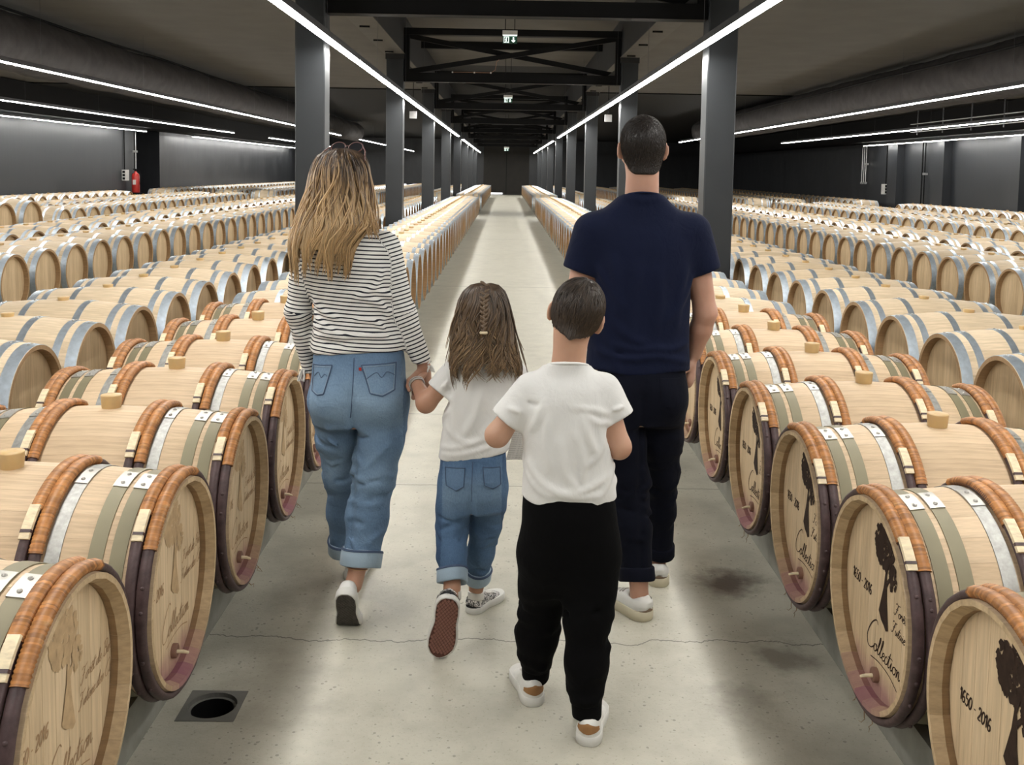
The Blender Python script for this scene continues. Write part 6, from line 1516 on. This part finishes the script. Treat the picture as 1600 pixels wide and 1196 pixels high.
for sx, nm in ((-1, 'page'), (1, 'page')):
    b = MB(); P = [[(sx*u*0.045+0.012*w, -0.02*u*(1 if sx < 0 else -0.6)-0.006*math.sin(w*3), 0.075-w*0.15) for u in np.linspace(0, 1, 5)] for w in np.linspace(0, 1, 6)]
    b.grid(P, 0, True); P2 = np.array(P)+[0, 0.0012, 0]; b.grid(P2, 0, True); b.obj(nm, M['paper'], lf)
lf.rotation_euler = (0.1, 0.25, 0.5)

# ------------------------------------------------------------------ girl
def build_girl():
    base = np.array([-0.08, 3.48, 0.0])
    P_ = person('girl with long wavy brown hair and a small braid in white t-shirt and blue jeans', base)
    sl = [(0.60, -0.100, 3.485, 0.126, 0.098), (0.66, -0.096, 3.485, 0.124, 0.096), (0.74, -0.088, 3.485, 0.120, 0.092), (0.82, -0.080, 3.485, 0.117, 0.089), (0.90, -0.072, 3.487, 0.117, 0.086), (0.95, -0.067, 3.49, 0.115, 0.080), (0.985, -0.065, 3.493, 0.100, 0.070), (1.01, -0.065, 3.497, 0.070, 0.056), (1.04, -0.065, 3.50, 0.047, 0.046)]
    sL = [(-0.155, 3.492, 0.960), (-0.228, 3.475, 0.868)]; sR = [(0.025, 3.492, 0.960), (0.085, 3.475, 0.868)]
    dSL, dSR = nrm(A3(sL[1])-A3(sL[0])), nrm(A3(sR[1])-A3(sR[0]))
    aL = [(-0.155, 3.492, 0.955), (-0.270, 3.480, 0.822), (-0.313, 3.585, 0.872)]; aR = [(0.025, 3.492, 0.955), (0.118, 3.485, 0.812), (0.085, 3.60, 0.83)]
    OT = lambda pts, w, h: on_torso(sl, pts, w, h)
    F_ = [OT([(-0.21, 0.675), (-0.14, 0.69), (-0.06, 0.72)], 0.010, 0.007), OT([(-0.21, 0.652), (-0.13, 0.665), (-0.04, 0.69)], 0.009, 0.006), OT([(-0.19, 0.75), (-0.15, 0.715), (-0.10, 0.70)], 0.011, 0.005), OT([(-0.07, 0.88), (-0.09, 0.80), (-0.13, 0.73)], 0.016, 0.006), OT([(-0.16, 0.89), (-0.17, 0.81), (-0.165, 0.74)], 0.012, 0.005), OT([(-0.02, 0.85), (-0.03, 0.78), (-0.06, 0.73)], 0.013, 0.005), ((-0.19, 3.42, 0.92), (-0.21, 3.43, 0.88), 0.01, 0.005)] + fold_set(81, 8, -0.09, 3.485, 0.65, 0.93, 0.12, 0.092, 0.010, 0.004, 0.6, 0.08)
    def shirt(p):
        d = stack(p, sl, 2.3); d = smin(d, rc(p, sL[0], sL[1], 0.045, 0.047), 0.025); d = smin(d, rc(p, sR[0], sR[1], 0.045, 0.047), 0.025); d = d-ridges(p, F_)-wav(p, 7, 0.0012, 30)
        for s, dd, m in ((sL, dSL, p[:, 0] < -0.178), (sR, dSR, p[:, 0] > 0.045)):
            near = rc(p, s[0], A3(s[1])+dd*0.06, 0.07, 0.065) < 0; d = np.where(near & m, np.maximum(d, (p-A3(s[1]))@dd), d)
        d = smax(d, 0.628+(p[:, 0]+0.20)*0.14-p[:, 2], 0.005)
        return np.maximum(d, p[:, 2]-1.03+0.4*(p[:, 1]-3.45))
    tee = sdf_obj('white_tshirt', shirt, (-0.31, 3.34, 0.57), (0.17, 3.63, 1.06), 0.0055, M['tee_white'], P_, base)
    b = MB(); yy = float(surf_y(shirt, -0.2145, 0.705, 3.35, 3.55)); b.box(-0.222, -0.215, yy-0.002, yy+0.004, 0.695, 0.712); b.v = [tuple(A3(v)-base) for v in b.v]; b.obj('side_tag', M['red'], tee)
    pel = [(0.44, -0.100, 3.475, 0.112, 0.090), (0.50, -0.100, 3.470, 0.120, 0.098), (0.56, -0.100, 3.470, 0.122, 0.100), (0.62, -0.099, 3.478, 0.118, 0.094), (0.66, -0.098, 3.48, 0.114, 0.090)]
    lL = [(-0.158, 3.472, 0.52), (-0.163, 3.468, 0.45), (-0.168, 3.455, 0.385), (-0.166, 3.405, 0.30), (-0.163, 3.36, 0.232)]; rl = [0.063, 0.060, 0.056, 0.050, 0.045]
    lR = [(-0.043, 3.482, 0.52), (-0.046, 3.505, 0.44), (-0.054, 3.53, 0.36), (-0.068, 3.56, 0.25), (-0.080, 3.590, 0.145)]; rr = [0.064, 0.059, 0.054, 0.047, 0.043]
    jf = leg_folds(91, lL, rl, 20, 0.008, 0.005, 0.05, 0.95, 0.5)+leg_folds(92, lR, rr, 20, 0.008, 0.005, 0.05, 0.95, 0.5)
    def jeans(p):
        d = smin(chain(p, lR, rr, 0.025), chain(p, lL, rl, 0.025), 0.010); d = smin(d, stack(p, pel, 2.2), 0.03)
        d = d-ridges(p, jf)-wav(p, 19, 0.0011, 28)+0.008*np.exp(-((p[:, 0]+0.10)/0.010)**2)*np.clip((0.60-p[:, 2])/0.08, 0, 1)*(p[:, 1] < 3.48)
        for q in (lL, lR):
            dd = nrm(A3(q[-1])-A3(q[-2])); near = np.linalg.norm(p-A3(q[-1]), axis=1) < 0.09; d = np.where(near, np.maximum(d, (p-A3(q[-1]))@dd), d)
        return d
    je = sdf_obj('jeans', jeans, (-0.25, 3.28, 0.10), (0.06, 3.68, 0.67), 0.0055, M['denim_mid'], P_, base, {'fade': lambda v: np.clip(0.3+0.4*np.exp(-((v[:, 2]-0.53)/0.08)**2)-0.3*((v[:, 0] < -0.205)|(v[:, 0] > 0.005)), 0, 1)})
    for q, r, s in ((lL, 0.0495, 6), (lR, 0.0475, 7)): cuff('cuff', A3(q[-1])-nrm(A3(q[-1])-A3(q[-2]))*0.035, A3(q[-1])-A3(q[-2]), r, 0.05, M['denim_in'], je, base, s, 0.0, 0.005, True)
    for pts in ([(-0.195, 0.612), (-0.125, 0.618), (-0.128, 0.555), (-0.155, 0.538), (-0.190, 0.552)], [(-0.062, 0.622), (-0.002, 0.615), (0.002, 0.555), (-0.026, 0.545), (-0.055, 0.560)]):
        po = patch('back_pocket', jeans, pts, 3.30, 3.50, 0.002, M['denim_mid'], je, base, 9, 9); loop = pts+[pts[0]]
        for a, q in zip(loop[:-1], loop[1:]): seam(lambda p: jeans(p)-0.002, [a, q], 3.30, 3.50, 0.0004, 0.0014, M['stitch'], po, base)
    seam(jeans, [(-0.098, 0.64), (-0.099, 0.58), (-0.10, 0.50)], 3.30, 3.50, 0.0005, 0.0015, M['stitch'], je, base, 'seat_seam')
    hd = Head((-0.066, 3.515, 1.140), 0.205, yaw=0.0)
    hL = hand_field((-0.314, 3.590, 0.874), (0.15, 0.85, 0.10), (0.6, 0.1, -0.7), 1, 0.9, 0.72); hR = hand_field((0.084, 3.607, 0.832), (-0.3, 0.9, 0.1), (-0.9, -0.3, 0), -1, 0.7, 0.72)
    def body(p):
        d = smin(hd.field(p), rc(p, hd.world((0, -0.022, -0.045)), (-0.065, 3.497, 0.985), 0.042, 0.046), 0.03)
        d = smin(d, stack(p, [(z, x, y, rx-0.018, ry-0.018) for z, x, y, rx, ry in sl if z < 1.0], 2.3), 0.02)
        for a in (aL, aR): d = smin(d, chain(p, a, [0.034, 0.033, 0.022], 0.02), 0.015)
        d = smin(d, stack(p, [(z, x, y, rx-0.02, ry-0.02) for z, x, y, rx, ry in pel], 2.2), 0.02)
        d = smin(d, chain(p, lL[:4]+[(-0.162, 3.340, 0.210), (-0.163, 3.308, 0.170)], [0.048, 0.045, 0.040, 0.034, 0.026, 0.027], 0.02), 0.02); d = smin(d, chain(p, lR[:4]+[(-0.083, 3.60, 0.11), (-0.088, 3.61, 0.05)], [0.048, 0.044, 0.038, 0.032, 0.025, 0.028], 0.02), 0.02)
        return smin(smin(d, hL(p), 0.01), hR(p), 0.01)
    bo = sdf_obj('body', body, (-0.39, 3.26, 0.0), (0.20, 3.76, 1.27), 0.0056, M['skin_g'], P_, base, None, None, [(lambda p: smin(hL(p), rc(p, aL[1], aL[2], 0.033, 0.022), 0.01), (-0.37, 3.54, 0.80), (-0.24, 3.72, 0.95), 0.0034)])
    face_parts(hd, bo, base)
    hs = [(1.252, -0.066, 3.50, 0.018, 0.02), (1.246, -0.066, 3.498, 0.045, 0.055), (1.225, -0.068, 3.495, 0.070, 0.088), (1.19, -0.070, 3.492, 0.083, 0.105), (1.14, -0.070, 3.488, 0.092, 0.112), (1.09, -0.068, 3.480, 0.101, 0.110), (1.04, -0.064, 3.470, 0.112, 0.105), (0.985, -0.060, 3.455, 0.122, 0.095), (0.955, -0.058, 3.450, 0.126, 0.088), (0.930, -0.058, 3.45, 0.124, 0.082)]
    mane(hs, P_, base, M['hair_g'], 31, 1250, 0.0025, (0.30, 12.0), 1.80, 0.92, 'hair', 30, 0.24, gaps=((-0.62, -0.45, 1.0),))
    hair = [o for o in P_.children if o.name.startswith('hair')][0]
    b = MB()                                         # braid of three crossing strands down the back of the head
    ysl = lambda z: np.interp(z, [s[0] for s in sorted(hs)], [s[2]-s[4] for s in sorted(hs)])
    for k in range(22):
        w = k/21; z = 1.262-0.160*w; sx = 1 if k % 2 else -1; wd = np.interp(w, [0, 0.15, 0.8, 1], [0.014, 0.015, 0.011, 0.006])
        yb = min(ysl(z), 3.468)-0.007
        pts = [(-0.066+sx*wd*u, yb+0.004*abs(u)-(0.004 if abs(u) < 0.5 else 0), z-0.010*(1-u)) for u in (1.1, 0.6, 0.1, -0.35)]
        b.tube(np.array(pts)-base, [0.003, 0.0065, 0.0065, 0.003], 7)
    o = b.obj('braid', M['hair_g'], hair)
    me = o.data; n = len(me.vertices)
    for k, v in (('along', 0.5), ('srnd', 0.55)): a = me.attributes.new(k, 'FLOAT', 'POINT'); a.data.foreach_set('value', np.full(n, v, np.float32))
    b = MB(); zc = 1.098; b.tube([(-0.066+0.010*math.cos(a)-base[0], ysl(zc)-0.010+0.009*math.sin(a)-base[1], zc) for a in np.linspace(0, 2*PI, 17)[:-1]], 0.005, 6, closed=True, cap=False); b.obj('hair_tie', simple('cream_hair_tie', (0.55, 0.45, 0.30), 0.8), hair)
    gm = dict(upper=M['leopard'], sole=M['sole_white'], tab=M['blacksuede'], lace=M['lace'], lug=M['waffle_lug'], collar=M['leopard'])
    shoe(P_, base, 0.222, (-0.190, 3.018, 0.004), 0.06, gm, pitch=1.48, sole_h=0.024, collar=0.32, style='run', left=True, tread=M['waffle'], width=1.22, roll=0.17)
    shoe(P_, base, 0.205, (-0.108, 3.585, 0.0), -0.62, gm, sole_h=0.024, collar=0.32, style='run', left=False, width=1.05)
    # socks and bracelets
    for c, ax, r in (((-0.161, 3.335, 0.200), (0.05, -0.3, -1), 0.030), ((-0.085, 3.605, 0.085), (0, 0.1, -1), 0.031)):
        cuff('sock', A3(c), ax, r-0.003, 0.03, M['lace'], P_, base, 3, 0.0, 0.003)
    b = MB(); c = A3((-0.310, 3.575, 0.868)); ax = nrm(A3(aL[2])-A3(aL[1])); x = nrm(np.cross(ax, (0, 0, 1))); y = np.cross(ax, x)
    for s in (0.0, 0.010): b.tube([c+ax*s+(x*math.cos(a)+y*math.sin(a))*0.027-base for a in np.linspace(0, 2*PI, 25)[:-1]], 0.003, 5, closed=True, cap=False)
    b.obj('bracelet', M['silver'], P_)
build_girl()
